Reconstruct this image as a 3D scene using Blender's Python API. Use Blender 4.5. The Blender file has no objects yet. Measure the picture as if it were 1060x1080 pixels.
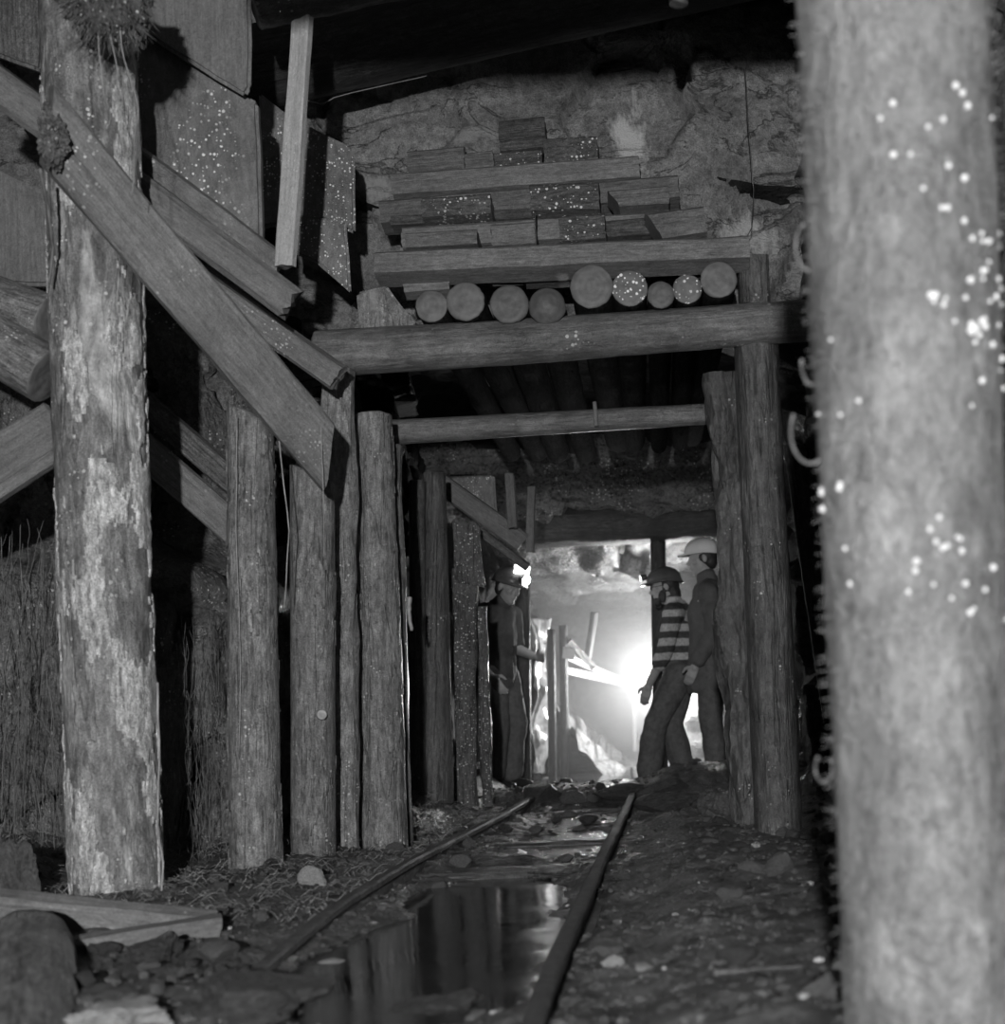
import bpy, bmesh, math, random
from mathutils import Vector, Matrix, Quaternion, noise, Euler

random.seed(7)
SC = bpy.context.scene
COL = SC.collection
PI = math.pi

# ------------------------------------------------------------------ camera
F = 1500.0          # focal length in pixels of the 1060x1080 frame
CX, CY = 690.0, 740.0   # where the tunnel's axis meets the frame
ROLL = math.radians(2.5)
CAMZ = 0.6


def W(px, py, d):
    a = (px - CX) / F
    b = (CY - py) / F
    x = a * math.cos(ROLL) + b * math.sin(ROLL)
    z = -a * math.sin(ROLL) + b * math.cos(ROLL)
    return Vector((x * d, d, CAMZ + z * d))


cam = bpy.data.cameras.new('camera')
camo = bpy.data.objects.new('camera', cam)
COL.objects.link(camo)
cam.sensor_fit = 'VERTICAL'
cam.sensor_height = 36.0
cam.lens = F / 1080 * 36.0
cam.shift_x = -(CX - 530) / 1080
cam.shift_y = (CY - 540) / 1080
camo.location = (0, 0, CAMZ)
# looks along +Y, rolled so that upright things lean a little to the left in the frame
M = Matrix.Rotation(ROLL, 4, 'Y') @ Matrix.Rotation(PI / 2, 4, 'X')
camo.rotation_euler = M.to_euler()
cam.dof.use_dof = True
cam.dof.focus_distance = 6.6
cam.dof.aperture_fstop = 50.0 / 17.0
cam.clip_end = 100
SC.camera = camo

# ------------------------------------------------------------------ nodes


class NT:
    def __init__(s, name):
        m = bpy.data.materials.new(name)
        m.use_nodes = True
        s.m = m
        s.t = m.node_tree
        s.t.nodes.clear()
        s.out = s.n('ShaderNodeOutputMaterial')

    def n(s, typ, **kw):
        nd = s.t.nodes.new(typ)
        for k, v in kw.items():
            setattr(nd, k, v)
        return nd

    def l(s, a, b):
        s.t.links.new(a, b)

    def val(s, sock, v):
        if hasattr(v, 'links'):
            s.l(v, sock)
        else:
            sock.default_value = v

    def math(s, op, a, b=0.0, c=None, clamp=False):
        nd = s.n('ShaderNodeMath', operation=op)
        nd.use_clamp = clamp
        s.val(nd.inputs[0], a)
        s.val(nd.inputs[1], b)
        if c is not None:
            s.val(nd.inputs[2], c)
        return nd.outputs[0]

    def mrange(s, v, a, b, c=0.0, d=1.0):
        nd = s.n('ShaderNodeMapRange')
        nd.clamp = True
        s.val(nd.inputs[0], v)
        for i, q in enumerate((a, b, c, d)):
            s.val(nd.inputs[i + 1], q)
        return nd.outputs[0]

    def mix(s, f, a, b):
        nd = s.n('ShaderNodeMix')
        nd.data_type = 'FLOAT'
        s.val(nd.inputs[0], f)
        s.val(nd.inputs[2], a)
        s.val(nd.inputs[3], b)
        return nd.outputs[0]

    def coords(s, scale=(1, 1, 1), rnd=True):
        tc = s.n('ShaderNodeTexCoord')
        mp = s.n('ShaderNodeMapping')
        mp.inputs['Scale'].default_value = scale
        if rnd:
            oi = s.n('ShaderNodeObjectInfo')
            v = s.n('ShaderNodeVectorMath', operation='MULTIPLY_ADD')
            s.l(oi.outputs['Random'], v.inputs[0])
            v.inputs[1].default_value = (31.0, 17.0, 53.0)
            s.l(tc.outputs['Object'], v.inputs[2])
            s.l(v.outputs[0], mp.inputs['Vector'])
        else:
            s.l(tc.outputs['Object'], mp.inputs['Vector'])
        return mp.outputs[0]

    def noise(s, vec, scale, detail=6, rough=.6, dist=0.0):
        nd = s.n('ShaderNodeTexNoise')
        s.l(vec, nd.inputs['Vector'])
        nd.inputs['Scale'].default_value = scale
        nd.inputs['Detail'].default_value = detail
        nd.inputs['Roughness'].default_value = rough
        nd.inputs['Distortion'].default_value = dist
        return nd.outputs['Fac']

    def voro(s, vec, scale, feature='F1'):
        nd = s.n('ShaderNodeTexVoronoi')
        nd.feature = feature
        s.l(vec, nd.inputs['Vector'])
        nd.inputs['Scale'].default_value = scale
        return nd

    def bump(s, h, strength, dist, prev=None):
        nd = s.n('ShaderNodeBump')
        nd.inputs['Strength'].default_value = strength
        nd.inputs['Distance'].default_value = dist
        s.l(h, nd.inputs['Height'])
        if prev is not None:
            s.l(prev, nd.inputs['Normal'])
        return nd.outputs[0]

    def grey(s, v):
        nd = s.n('ShaderNodeCombineColor')
        for i in range(3):
            s.val(nd.inputs[i], v)
        return nd.outputs[0]

    def finish(s, value, rough, normal=None, spec=.5, coat=0.0, metal=0.0):
        b = s.n('ShaderNodeBsdfPrincipled')
        s.l(s.grey(value), b.inputs['Base Color'])
        s.val(b.inputs['Roughness'], rough)
        b.inputs['Specular IOR Level'].default_value = spec
        b.inputs['Coat Weight'].default_value = coat
        b.inputs['Coat Roughness'].default_value = .3
        b.inputs['Metallic'].default_value = metal
        if normal is not None:
            s.l(normal, b.inputs['Normal'])
            s.l(normal, b.inputs['Coat Normal'])
        s.l(b.outputs[0], s.out.inputs[0])
        return s.m


def glint_specks(t, vec, scale, size, mask_scale, lo, hi):  # white base-colour specks: glints of wet drops painted in, with mineral flecks
    v = t.voro(vec, scale)
    rad = t.math('MULTIPLY', t.n('ShaderNodeSeparateColor').inputs[0].node.outputs[0], size) if False else None
    sc = t.n('ShaderNodeSeparateColor')
    t.l(v.outputs['Color'], sc.inputs[0])
    r = t.math('MULTIPLY', t.math('POWER', sc.outputs[0], 2.0), size)
    spot = t.mrange(t.math('SUBTRACT', r, v.outputs['Distance']), 0.0, 0.06)
    mask = t.mrange(t.noise(vec, mask_scale, 2, .5), lo, hi)
    return t.math('MULTIPLY', spot, mask)


def wood(name, dark, light, scale=16, stretch=.10, rough=.5, bump=.6, spec=.5, coat=0.0,
         patch=None, speck=None, cracks=.5, blotch=.5, rug=1.0):
    t = NT(name)
    iso = t.coords()
    st = t.coords((1, 1, stretch))
    g = t.noise(st, scale, 8, .68, .3)
    fine = t.noise(st, scale * 5, 5, .7)
    blot = t.noise(iso, 4.5, 5, .6)
    f = t.math('ADD', t.math('MULTIPLY', g, 1 - blotch), t.math('MULTIPLY', blot, blotch))
    f = t.mrange(f, .34, .66)
    col = t.mix(f, dark, light)
    col = t.math('MULTIPLY', col, t.mrange(fine, .32, .68, 1 - .5 * rug, 1 + .5 * rug))
    mot = t.noise(t.coords((1, 1, .55)), scale * 3.2, 6, .72, .4)
    col = t.math('MULTIPLY', col, t.mrange(mot, .36, .64, 1 - .38 * rug, 1 + .42 * rug))
    sl = t.coords((1, 1, stretch * .5))
    rg = t.math('ABSOLUTE', t.math('SUBTRACT', t.noise(sl, scale * .9, 3, .55, .8), .5))
    gate = t.mrange(t.noise(iso, 5, 2, .5), .42, .58, .004, .03)
    ck = t.mrange(rg, 0.0, gate)
    grit = t.noise(iso, 170, 3, .75)
    col = t.math('MULTIPLY', col, t.mrange(grit, .34, .66, 1 - .4 * rug, 1 + .45 * rug))
    col = t.math('MULTIPLY', col, t.mix(cracks, 1.0, t.mix(ck, .35, 1.0)))
    rv = t.mrange(blot, .3, .7, rough - .14, rough + .12)
    h = t.math('ADD', t.math('MULTIPLY', g, .6), t.math('MULTIPLY', ck, .35 * cracks))
    h = t.math('ADD', h, t.math('MULTIPLY', fine, .3))
    h = t.math('ADD', h, t.math('MULTIPLY', mot, .45))
    if patch:
        pc, ps, lo, hi = patch
        pv = t.coords((1, 1, .32))
        pm = t.mrange(t.noise(pv, ps, 7, .62, .4), lo, hi)
        pcol = t.math('MULTIPLY', pc, t.mrange(t.noise(iso, 55, 5, .7), .3, .7, .6, 1.2))
        col = t.mix(pm, col, pcol)
        h = t.math('SUBTRACT', h, t.math('MULTIPLY', pm, .35))
    if speck:
        amount, ssc, msc, lo, hi = speck
        sp = glint_specks(t, iso, ssc, .5, msc, lo, hi)
        col = t.mix(t.math('MULTIPLY', sp, amount), col, .85)
        h = t.math('ADD', h, t.math('MULTIPLY', sp, .4))
    nb = t.bump(h, bump, .02)
    nb = t.bump(grit, .6, .007, nb)
    return t.finish(col, rv, nb, spec, coat)


def endgrain(name, dark, light, freq=150, speck=None, rough=.55):
    t = NT(name)
    iso = t.coords()
    raw = t.coords(rnd=False)
    sx = t.n('ShaderNodeSeparateXYZ')
    t.l(raw, sx.inputs[0])
    r2 = t.math('ADD', t.math('POWER', t.math('ABSOLUTE', sx.outputs[0]), 2.0), t.math('POWER', t.math('ABSOLUTE', sx.outputs[1]), 2.0))
    r = t.math('SQRT', r2)
    nz = t.noise(iso, 12, 4, .6)
    s = t.math('SINE', t.math('ADD', t.math('MULTIPLY', r, freq * 6), t.math('MULTIPLY', nz, 9)))
    n2 = t.noise(iso, 30, 6, .7)
    f = t.math('ADD', t.mrange(s, -1, 1, .1, .2), t.math('MULTIPLY', n2, .9))
    col = t.mix(t.mrange(f, .3, .9), dark, light)
    h = f
    if speck:
        amount, ssc, msc, lo, hi = speck
        sp = glint_specks(t, iso, ssc, .6, msc, lo, hi)
        col = t.mix(t.math('MULTIPLY', sp, amount), col, .9)
    return t.finish(col, rough, t.bump(h, .5, .006), .4)


def rock(name, dark, light, scale=3.0, rough=.5, bump=.8, spec=.5, speck=None, vein=0.0, strata=(1, 1, 2.2), coat=0.0, stains=()):
    t = NT(name)
    iso = t.coords(rnd=False)
    st = t.coords(strata, rnd=False)
    a = t.noise(st, scale, 9, .62, .5)
    b = t.noise(iso, scale * 9, 6, .7)
    rg = t.math('ABSOLUTE', t.math('SUBTRACT', t.noise(st, scale * .8, 6, .6, .9), .5))
    gate = t.mrange(t.noise(iso, scale * 1.3, 2, .5), .45, .6, .001, .022)
    ck = t.mrange(rg, 0.0, gate)
    grit = t.noise(iso, 140, 3, .75)
    col = t.mix(t.mrange(a, .35, .65), dark, light)
    col = t.math('MULTIPLY', col, t.mrange(b, .34, .66, .6, 1.4))
    col = t.math('MULTIPLY', col, t.mix(ck, .45, 1.0))
    col = t.math('MULTIPLY', col, t.mrange(grit, .34, .66, .65, 1.4))
    h = t.math('ADD', t.math('MULTIPLY', a, 1.0), t.math('MULTIPLY', b, .45))
    h = t.math('ADD', h, t.math('MULTIPLY', ck, .12))
    for (c, rx, rz, v) in stains:
        tc = t.n('ShaderNodeTexCoord')
        sub = t.n('ShaderNodeVectorMath', operation='SUBTRACT')
        t.l(tc.outputs['Object'], sub.inputs[0])
        sub.inputs[1].default_value = c
        mul = t.n('ShaderNodeVectorMath', operation='MULTIPLY')
        t.l(sub.outputs[0], mul.inputs[0])
        mul.inputs[1].default_value = (1 / rx, 1.0, 1 / rz)
        ln = t.n('ShaderNodeVectorMath', operation='LENGTH')
        t.l(mul.outputs[0], ln.inputs[0])
        edge = t.math('ADD', ln.outputs['Value'], t.math('MULTIPLY', t.math('SUBTRACT', t.noise(t.coords((1, 1, .4), rnd=False), 14, 6, .7), .5), 2.6))
        col = t.mix(t.mrange(edge, .45, .9, 1.0, 0.0), col, v)
    if vein:
        vm = t.mrange(t.noise(t.coords((1, 1, .35), rnd=False), 2.3, 6, .7, .6), .66, .74)
        col = t.mix(t.math('MULTIPLY', vm, vein), col, .6)
    if speck:
        amount, ssc, msc, lo, hi = speck
        sp = glint_specks(t, iso, ssc, .5, msc, lo, hi)
        col = t.mix(t.math('MULTIPLY', sp, amount), col, .8)
    rv = t.mrange(b, .3, .7, rough - .15, rough + .15)
    return t.finish(col, rv, t.bump(grit, .4, .006, t.bump(h, bump, .06)), spec, coat)


def plain(name, v, rough=.6, var=.25, scale=20, bump=.2, spec=.4, metal=0.0, coat=0.0):
    t = NT(name)
    iso = t.coords()
    n = t.noise(iso, scale, 6, .65)
    col = t.math('MULTIPLY', v, t.mrange(n, .3, .7, 1 - var, 1 + var))
    return t.finish(col, rough, t.bump(n, bump, .01), spec, coat, metal)


MAT = {}
MAT['bark_near'] = wood('pale wet bark', .10, .25, 11, .6, .36, .9, .5, patch=(.27, 6, .54, .70), cracks=.25, blotch=.5, coat=.5, rug=.6)
MAT['bark_pale'] = wood('pale peeling bark', .09, .27, 9, .22, .45, .85, .6, patch=(.62, 7, .53, .64), speck=(.8, 60, 6, .5, .62), cracks=.5, coat=0.25)
MAT['bare'] = wood('bare flaking wood', .30, .66, 14, .3, .45, .9, .5, cracks=.3)
MAT['bark_mid'] = wood('grey post wood', .10, .26, 14, .14, .46, .8, .55, patch=(.36, 8, .57, .72), speck=(.7, 80, 8, .56, .66), cracks=.6, coat=0.3)
MAT['bark_dark'] = wood('dark wet post wood', .032, .115, 15, .12, .36, .9, .6, patch=(.24, 8, .6, .75), speck=(.7, 75, 8, .6, .7), cracks=.7, coat=0.4)
MAT['bark_black'] = wood('blackened timber', .015, .05, 14, .14, .45, .8, .4, cracks=.6)
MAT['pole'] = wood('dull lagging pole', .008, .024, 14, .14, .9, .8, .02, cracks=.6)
MAT['cap'] = wood('soaked cap log', .08, .20, 12, .10, .42, .7, .5, speck=(.7, 60, 3, .62, .7), cracks=.25, rug=0.75, coat=0.3)
MAT['board'] = wood('sawn board', .12, .24, 20, .05, .5, .5, .45, speck=(.8, 75, 3.5, .55, .66), cracks=.25, rug=0.5)
MAT['board_plain'] = wood('plain sawn board', .11, .20, 22, .06, .55, .4, .4, cracks=.15, rug=0.45)
MAT['board_pale'] = wood('pale sawn board', .36, .5, 24, .05, .55, .4, .4, speck=(.6, 75, 5, .55, .66), cracks=.15, rug=0.35)
MAT['board_dark'] = wood('dark sawn board', .06, .14, 20, .06, .5, .6, .45, cracks=.3)
MAT['panel'] = wood('wet panel', .11, .19, 9, .3, .42, .35, .5, speck=(1.0, 75, 3.2, .52, .6), cracks=.05, rug=0.55)
MAT['panel_wet'] = wood('dripping panel', .10, .2, 9, .3, .4, .4, .5, speck=(1.0, 95, 4, .42, .56), cracks=.05, rug=0.6)
MAT['slab_wet'] = wood('glistening slab', .04, .12, 24, .10, .3, 1.0, .7, speck=(1.0, 85, 5, .32, .5), cracks=.6, coat=0.5)
MAT['crib'] = wood('cribbing timber', .10, .19, 20, .08, .5, .6, .45, cracks=.3, rug=0.7)
MAT['crib_dark'] = wood('dark cribbing timber', .055, .11, 20, .08, .5, .7, .45, cracks=.4)
MAT['crib_drip'] = wood('dripping cribbing timber', .06, .13, 20, .2, .4, .7, .5, speck=(1.0, 70, 5, .34, .5), cracks=.3)
MAT['crib_pale'] = wood('worn cribbing timber', .15, .23, 20, .10, .5, .5, .45, cracks=.2, rug=0.6)
MAT['end'] = endgrain('end grain', .085, .18, 40)
MAT['end_pale'] = plain('pale cut wood', .34, .5, .3, 40, .3)
MAT['end_dark'] = endgrain('dark end grain', .06, .14, 40)
MAT['end_drip'] = endgrain('dripping end grain', .09, .18, 40, speck=(1.0, 80, 5, .2, .4))
MAT['rock'] = rock('rock', .15, .28, 2.6, .55, 1.0, .45, stains=(
    (tuple(W(662, 130, 6.55)), .09, .24, .62), (tuple(W(790, 238, 6.55)), .17, .14, .5), (tuple(W(445, 345, 6.55)), .1, .1, .4),
    (tuple(W(395, 190, 6.55)), .14, .12, .36), (tuple(W(500, 130, 6.55)), .2, .05, .32)))
MAT['rock_left'] = rock('root covered rock', .10, .27, 5, .45, 1.0, .5, speck=(.8, 70, 5, .5, .62), strata=(1.6, 1.6, .7))
MAT['rock_dark'] = rock('dark rock', .05, .12, 3, .45, .9, .5)
MAT['rock_shaded'] = rock('shade-black rock', .010, .03, 3, .6, .9, .2)  # near-black base colour carries the shade inside the drift
MAT['rock_far'] = rock('wet far rock', .06, .14, 4, .32, 1.0, .7, speck=(.6, 60, 4, .5, .6))
MAT['stone'] = rock('loose stone', .09, .2, 9, .5, .7, .45, strata=(1, 1, 1))
MAT['stone_pale'] = rock('pale stone', .36, .6, 9, .5, .7, .45, strata=(1, 1, 1))
MAT['stone_dark'] = rock('dark stone', .06, .13, 7, .45, .8, .5, strata=(1, 1, 1))
MAT['mud'] = rock('trampled mud and grit', .06, .20, 7, .4, 1.0, .5, speck=(.7, 70, 4, .55, .66), strata=(1, 1, 1))
MAT['fungus'] = rock('damp fungus', .16, .34, 14, .4, 1.0, .5, speck=(1.0, 90, 8, .5, .62))
MAT['rail'] = plain('muddy rail', .085, .6, .5, 30, .9, .5, .1)
MAT['root'] = plain('root fibre', .16, .55, .5, 15, .3)
MAT['root_pale'] = plain('pale root fibre', .34, .5, .4, 15, .3)
MAT['mould'] = plain('grey mould fibre', .24, .6, .4, 15, .3)
MAT['straw'] = plain('straw', .34, .45, .6, 12, .3)
MAT['skin'] = plain('skin', .34, .5, .12, 25, .1)
MAT['hair'] = plain('hair', .03, .5, .4, 60, .5)
MAT['denim'] = plain('denim', .11, .75, .3, 30, .3)
MAT['coat'] = plain('coat cloth', .10, .75, .25, 14, .3)
MAT['shirt'] = plain('dark shirt', .07, .8, .25, 18, .3)
MAT['boot'] = plain('boot', .025, .35, .3, 18, .2)
MAT['helmet_dark'] = plain('dark helmet shell', .09, .35, .15, 18, .05)
MAT['helmet_white'] = plain('white helmet shell', .75, .35, .05, 18, .02)
MAT['pipe'] = plain('pipe', .6, .35, .15, 10, .1)
MAT['iron'] = plain('iron', .10, .4, .4, 30, .3, .5, .6)


def mk_stripes():
    t = NT('striped knit')
    raw = t.coords(rnd=False)
    sx = t.n('ShaderNodeSeparateXYZ')
    t.l(raw, sx.inputs[0])
    wob = t.noise(raw, 9, 3, .6)
    w = t.math('SINE', t.math('MULTIPLY', t.math('ADD', sx.outputs[2], t.math('MULTIPLY', wob, .02)), 2 * PI / .105))
    k = t.mrange(w, -.25, .25)
    v = t.math('MULTIPLY', t.mix(k, .07, .46), t.mrange(t.noise(raw, 60, 4, .7), .3, .7, .6, 1.3))
    return t.finish(v, .85, t.bump(t.noise(raw, 90, 3, .6), .4, .006), .2)


def mk_water():
    t = NT('still muddy water')
    v = t.coords(rnd=False)
    n = t.noise(v, 7, 3, .5)
    b = t.bump(n, .12, .01)
    return t.finish(.05, t.mrange(t.noise(v, 3, 4, .6), .35, .65, .04, .16), b, .45)


def mk_ripple():
    t = NT('shallow rippling water')
    v = t.coords((1, .5, 1), rnd=False)
    n = t.noise(v, 26, 5, .65)
    b = t.bump(n, .9, .014)
    return t.finish(.045, .10, b, .6)


def mk_emit(name, s):
    t = NT(name)
    e = t.n('ShaderNodeEmission')
    e.inputs[1].default_value = s
    t.l(e.outputs[0], t.out.inputs[0])
    return t.m


def mk_mist():
    t = NT('mine mist')
    v = t.n('ShaderNodeVolumeScatter')
    tc = t.n('ShaderNodeTexCoord')
    sx = t.n('ShaderNodeSeparateXYZ')
    t.l(tc.outputs['Object'], sx.inputs[0])
    t.l(t.mrange(sx.outputs[1], 10.7, 12.7, .010, .19), v.inputs['Density'])
    v.inputs['Anisotropy'].default_value = .25
    t.l(v.outputs[0], t.out.inputs[1])
    return t.m


MAT['stripes'] = mk_stripes()
MAT['water'] = mk_water()
MAT['ripple'] = mk_ripple()
MAT['lamp'] = mk_emit('lit lamp lens', 40.0)
MAT['small_glow'] = mk_emit('small lens and bar glow', 5.0)  # shared by the small cap lamp lens and the added helmet bar
MAT['mist'] = mk_mist()

# ------------------------------------------------------------------ object helpers


def link(name, verts, faces, mats, smooth=True, fmat=None, parent=None, loc=None, rot=None):
    me = bpy.data.meshes.new(name)
    me.from_pydata([tuple(v) for v in verts], [], faces)
    for m in (mats if isinstance(mats, (list, tuple)) else [mats]):
        me.materials.append(MAT[m] if isinstance(m, str) else m)
    if fmat:
        for p, k in zip(me.polygons, fmat):
            p.material_index = k
    for p in me.polygons:
        p.use_smooth = smooth
    me.update()
    o = bpy.data.objects.new(name, me)
    COL.objects.link(o)
    if parent:
        o.parent = parent
    if loc is not None:
        o.location = loc
    if rot is not None:
        o.rotation_mode = 'QUATERNION'
        o.rotation_quaternion = rot
    return o


def tag(o, label, cat, group=None, kind=None):
    if label:
        o['label'] = label
    if cat:
        o['category'] = cat
    if group:
        o['group'] = group
    if kind:
        o['kind'] = kind
    return o


def struct(o):
    o['kind'] = 'structure'
    return o


def frame(p0, p1, nrm=None):
    """rotation that puts local Z on p0->p1 and local Y as near as may be to nrm"""
    z = (p1 - p0).normalized()
    y = Vector(nrm) if nrm is not None else Vector((0, 1, 0))
    if abs(z.dot(y.normalized())) > .95:
        y = Vector((0, 0, 1))
    y = (y - z * y.dot(z)).normalized()
    x = y.cross(z)
    m = Matrix((x, y, z)).transposed()
    return m.to_quaternion(), (p1 - p0).length


def log_mesh(L, r0, r1, seed, nseg=44, step=.035, amp=.05, bend=.0, slant0=0.0, slant1=0.0, flute=.0, knots=(), lump=.5, pointed=0.0):
    n = max(4, int(L / step))
    verts, faces, fm = [], [], []
    sv = Vector((seed * 3.17, seed * 1.31, seed * .71))
    bx, by = math.cos(seed), math.sin(seed)
    for i in range(n + 1):
        f = i / n
        z = f * L
        r = r0 + (r1 - r0) * f
        b = bend * math.sin(f * PI)
        b2 = bend * .4 * math.sin(f * PI * 2 + seed)
        for j in range(nseg):
            a = 2 * PI * j / nseg
            c, s = math.cos(a), math.sin(a)
            p = Vector((c * 1.2, s * 1.2, z * 1.3)) + sv
            q = Vector((c * 3.5, s * 3.5, z * 6.0)) + sv
            e = noise.fractal(p, 1.0, 2.0, 4) * lump + noise.fractal(q, .8, 2.1, 4) * .5
            rr = r * (1 + amp * e + flute * math.sin(3 * a + seed) * .5)
            for (kz, ka, kr, kh) in knots:
                dz = (z - kz) / kr
                da = ((a - ka + PI) % (2 * PI) - PI) * r / kr
                rr += kh * math.exp(-(dz * dz + da * da))
            zz = z
            if f < .5:
                zz += slant0 * c * r * (1 - 2 * f) ** 3
            else:
                zz += slant1 * c * r * (2 * f - 1) ** 3
            verts.append(Vector((c * rr + bx * b + by * b2, s * rr + by * b - bx * b2, zz)))
    for i in range(n):
        for j in range(nseg):
            k = (j + 1) % nseg
            faces.append((i * nseg + j, i * nseg + k, (i + 1) * nseg + k, (i + 1) * nseg + j))
            fm.append(0)
    for end in (0, 1):
        base = end * n * nseg
        prev = [base + j for j in range(nseg)]
        cz = sum((verts[k].z for k in prev)) / nseg
        cxy = sum((verts[k] for k in prev), Vector()) / nseg
        for ring in (.93, .6, .25):
            cur = []
            for j in range(nseg):
                v = verts[base + j]
                w = cxy + (v - cxy) * ring
                w.z += (noise.noise(w * 22 + sv) * .008 + (pointed * (1 - ring))) * (1 if end else -1) + (.004 if ring < .95 else 0) * (1 if end else -1)
                verts.append(w)
                cur.append(len(verts) - 1)
            for j in range(nseg):
                k = (j + 1) % nseg
                q = (prev[j], prev[k], cur[k], cur[j])
                faces.append(q if end else q[::-1])
                fm.append(1)
            prev = cur
        verts.append(sum((verts[k] for k in prev), Vector()) / nseg)
        c = len(verts) - 1
        for j in range(nseg):
            k = (j + 1) % nseg
            q = (prev[j], prev[k], c)
            faces.append(q if end else q[::-1])
            fm.append(1)
    return verts, faces, fm


def log(name, p0, p1, r0, r1, mat='bark_mid', end='end', label=None, cat='post', group=None, seed=None, parent=None, **kw):
    seed = random.uniform(0, 50) if seed is None else seed
    q, L = frame(p0, p1)
    v, f, fm = log_mesh(L, r0, r1, seed, **kw)
    o = link(name, v, f, [mat, end], True, fm, parent, p0, q)
    if label:
        tag(o, label, cat, group)
    return o


def board_mesh(L, w, t, seed, step=.05, rag=.012, wane=.0, bow=.0, taper=1.0, cut0=0.0, cut1=0.0, nw=7, nt=4, rough=.004):
    """long box along Z, w along X, t along Y, worn edges and ragged ends"""
    n = max(3, int(L / step))
    sv = Vector((seed * 2.1, seed * .7, seed * 1.9))
    ring = []
    ch = min(t, w) * .16
    for i in range(nw + 1):
        ring.append((-w / 2 + ch + (w - 2 * ch) * i / nw, -t / 2))
    for i in range(nt + 1):
        ring.append((w / 2, -t / 2 + ch + (t - 2 * ch) * i / nt))
    for i in range(nw + 1):
        ring.append((w / 2 - ch - (w - 2 * ch) * i / nw, t / 2))
    for i in range(nt + 1):
        ring.append((-w / 2, t / 2 - ch - (t - 2 * ch) * i / nt))
    m = len(ring)
    verts, faces, fm = [], [], []
    for i in range(n + 1):
        f = i / n
        tp = 1 + (taper - 1) * f
        for (x, y) in ring:
            z = f * L
            p = Vector((x * 9, y * 9, z * 2.5)) + sv
            e = noise.fractal(p, 1.0, 2.0, 4)
            e2 = noise.fractal(p * 1.7 + Vector((9, 4, 2)), 1.0, 2.0, 4)
            xx = x * tp + e * rough + (wane * e if abs(x) > w * .4 else 0)
            yy = y + e2 * rough + bow * math.sin(f * PI)
            if i == 0:
                z += -abs(noise.noise(Vector((x * 30, y * 30, 3)) + sv)) * rag + cut0 * x / w
            elif i == n:
                z += abs(noise.noise(Vector((x * 30, y * 30, 8)) + sv)) * rag + cut1 * x / w
            elif f < .5:
                z += cut0 * x / w * (1 - 2 * f)
            else:
                z += cut1 * x / w * (2 * f - 1)
            verts.append(Vector((xx, yy, z)))
    for i in range(n):
        for j in range(m):
            k = (j + 1) % m
            faces.append((i * m + j, i * m + k, (i + 1) * m + k, (i + 1) * m + j))
            fm.append(0)
    for end in (0, 1):
        prev = [end * n * m + j for j in range(m)]
        c0 = sum((verts[k] for k in prev), Vector()) / m
        cur = []
        for j in range(m):
            w_ = c0 + (verts[prev[j]] - c0) * .8
            w_.z += (noise.noise(w_ * 40 + sv) * .5) * rag * (1 if end else -1)
            verts.append(w_)
            cur.append(len(verts) - 1)
        for j in range(m):
            k = (j + 1) % m
            q_ = (prev[j], prev[k], cur[k], cur[j])
            faces.append(q_ if end else q_[::-1])
            fm.append(1)
        verts.append(c0)
        c = len(verts) - 1
        for j in range(m):
            k = (j + 1) % m
            q_ = (cur[j], cur[k], c)
            faces.append(q_ if end else q_[::-1])
            fm.append(1)
    return verts, faces, fm


def board(name, p0, p1, w, t, mat='board', end='end', label=None, cat='board', group=None, nrm=(0, 1, 0), seed=None, parent=None, **kw):
    seed = random.uniform(0, 50) if seed is None else seed
    q, L = frame(p0, p1, nrm)
    v, f, fm = board_mesh(L, w, t, seed, **kw)
    o = link(name, v, f, [mat, end], True, fm, parent, p0, q)
    md = o.modifiers.new('edge', 'EDGE_SPLIT')
    md.split_angle = math.radians(38)
    if label:
        tag(o, label, cat, group)
    return o


def plate(name, pts, t, mat, label=None, cat='board', group=None, parent=None, edge=.012, n=10, amp=.006):
    """thick panel whose front outline runs through the world points pts (roughly planar), t deep along +Y"""
    bm = bmesh.new()
    c = sum(pts, Vector()) / len(pts)
    fv = [bm.verts.new(p - c) for p in pts]
    bk = [bm.verts.new(p - c + Vector((0, t, 0))) for p in pts]
    bm.faces.new(fv)
    bm.faces.new(bk[::-1])
    m = len(pts)
    for i in range(m):
        k = (i + 1) % m
        bm.faces.new((fv[k], fv[i], bk[i], bk[k]))
    bmesh.ops.recalc_face_normals(bm, faces=bm.faces)
    bmesh.ops.bevel(bm, geom=bm.edges[:], offset=edge, segments=2, affect='EDGES')
    bmesh.ops.triangulate(bm, faces=bm.faces)
    for _ in range(3):
        es = [e for e in bm.edges if e.calc_length() > .09]
        if es:
            bmesh.ops.subdivide_edges(bm, edges=es, cuts=1)
            bmesh.ops.triangulate(bm, faces=[f for f in bm.faces if len(f.verts) > 3])
    sd = Vector((random.uniform(0, 40), 3, 7))
    for v in bm.verts:
        v.co += Vector((noise.noise(v.co * 8 + sd), noise.noise(v.co * 5 + sd * 2), noise.noise(v.co * 8 + sd * 3))) * amp
    me = bpy.data.meshes.new(name)
    bm.to_mesh(me)
    bm.free()
    me.materials.append(MAT[mat])
    for p in me.polygons:
        p.use_smooth = True
    o = bpy.data.objects.new(name, me)
    COL.objects.link(o)
    o.location = c
    o.parent = parent
    md = o.modifiers.new('edge', 'EDGE_SPLIT')
    md.split_angle = math.radians(32)
    if label:
        tag(o, label, cat, group)
    return o


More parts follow.
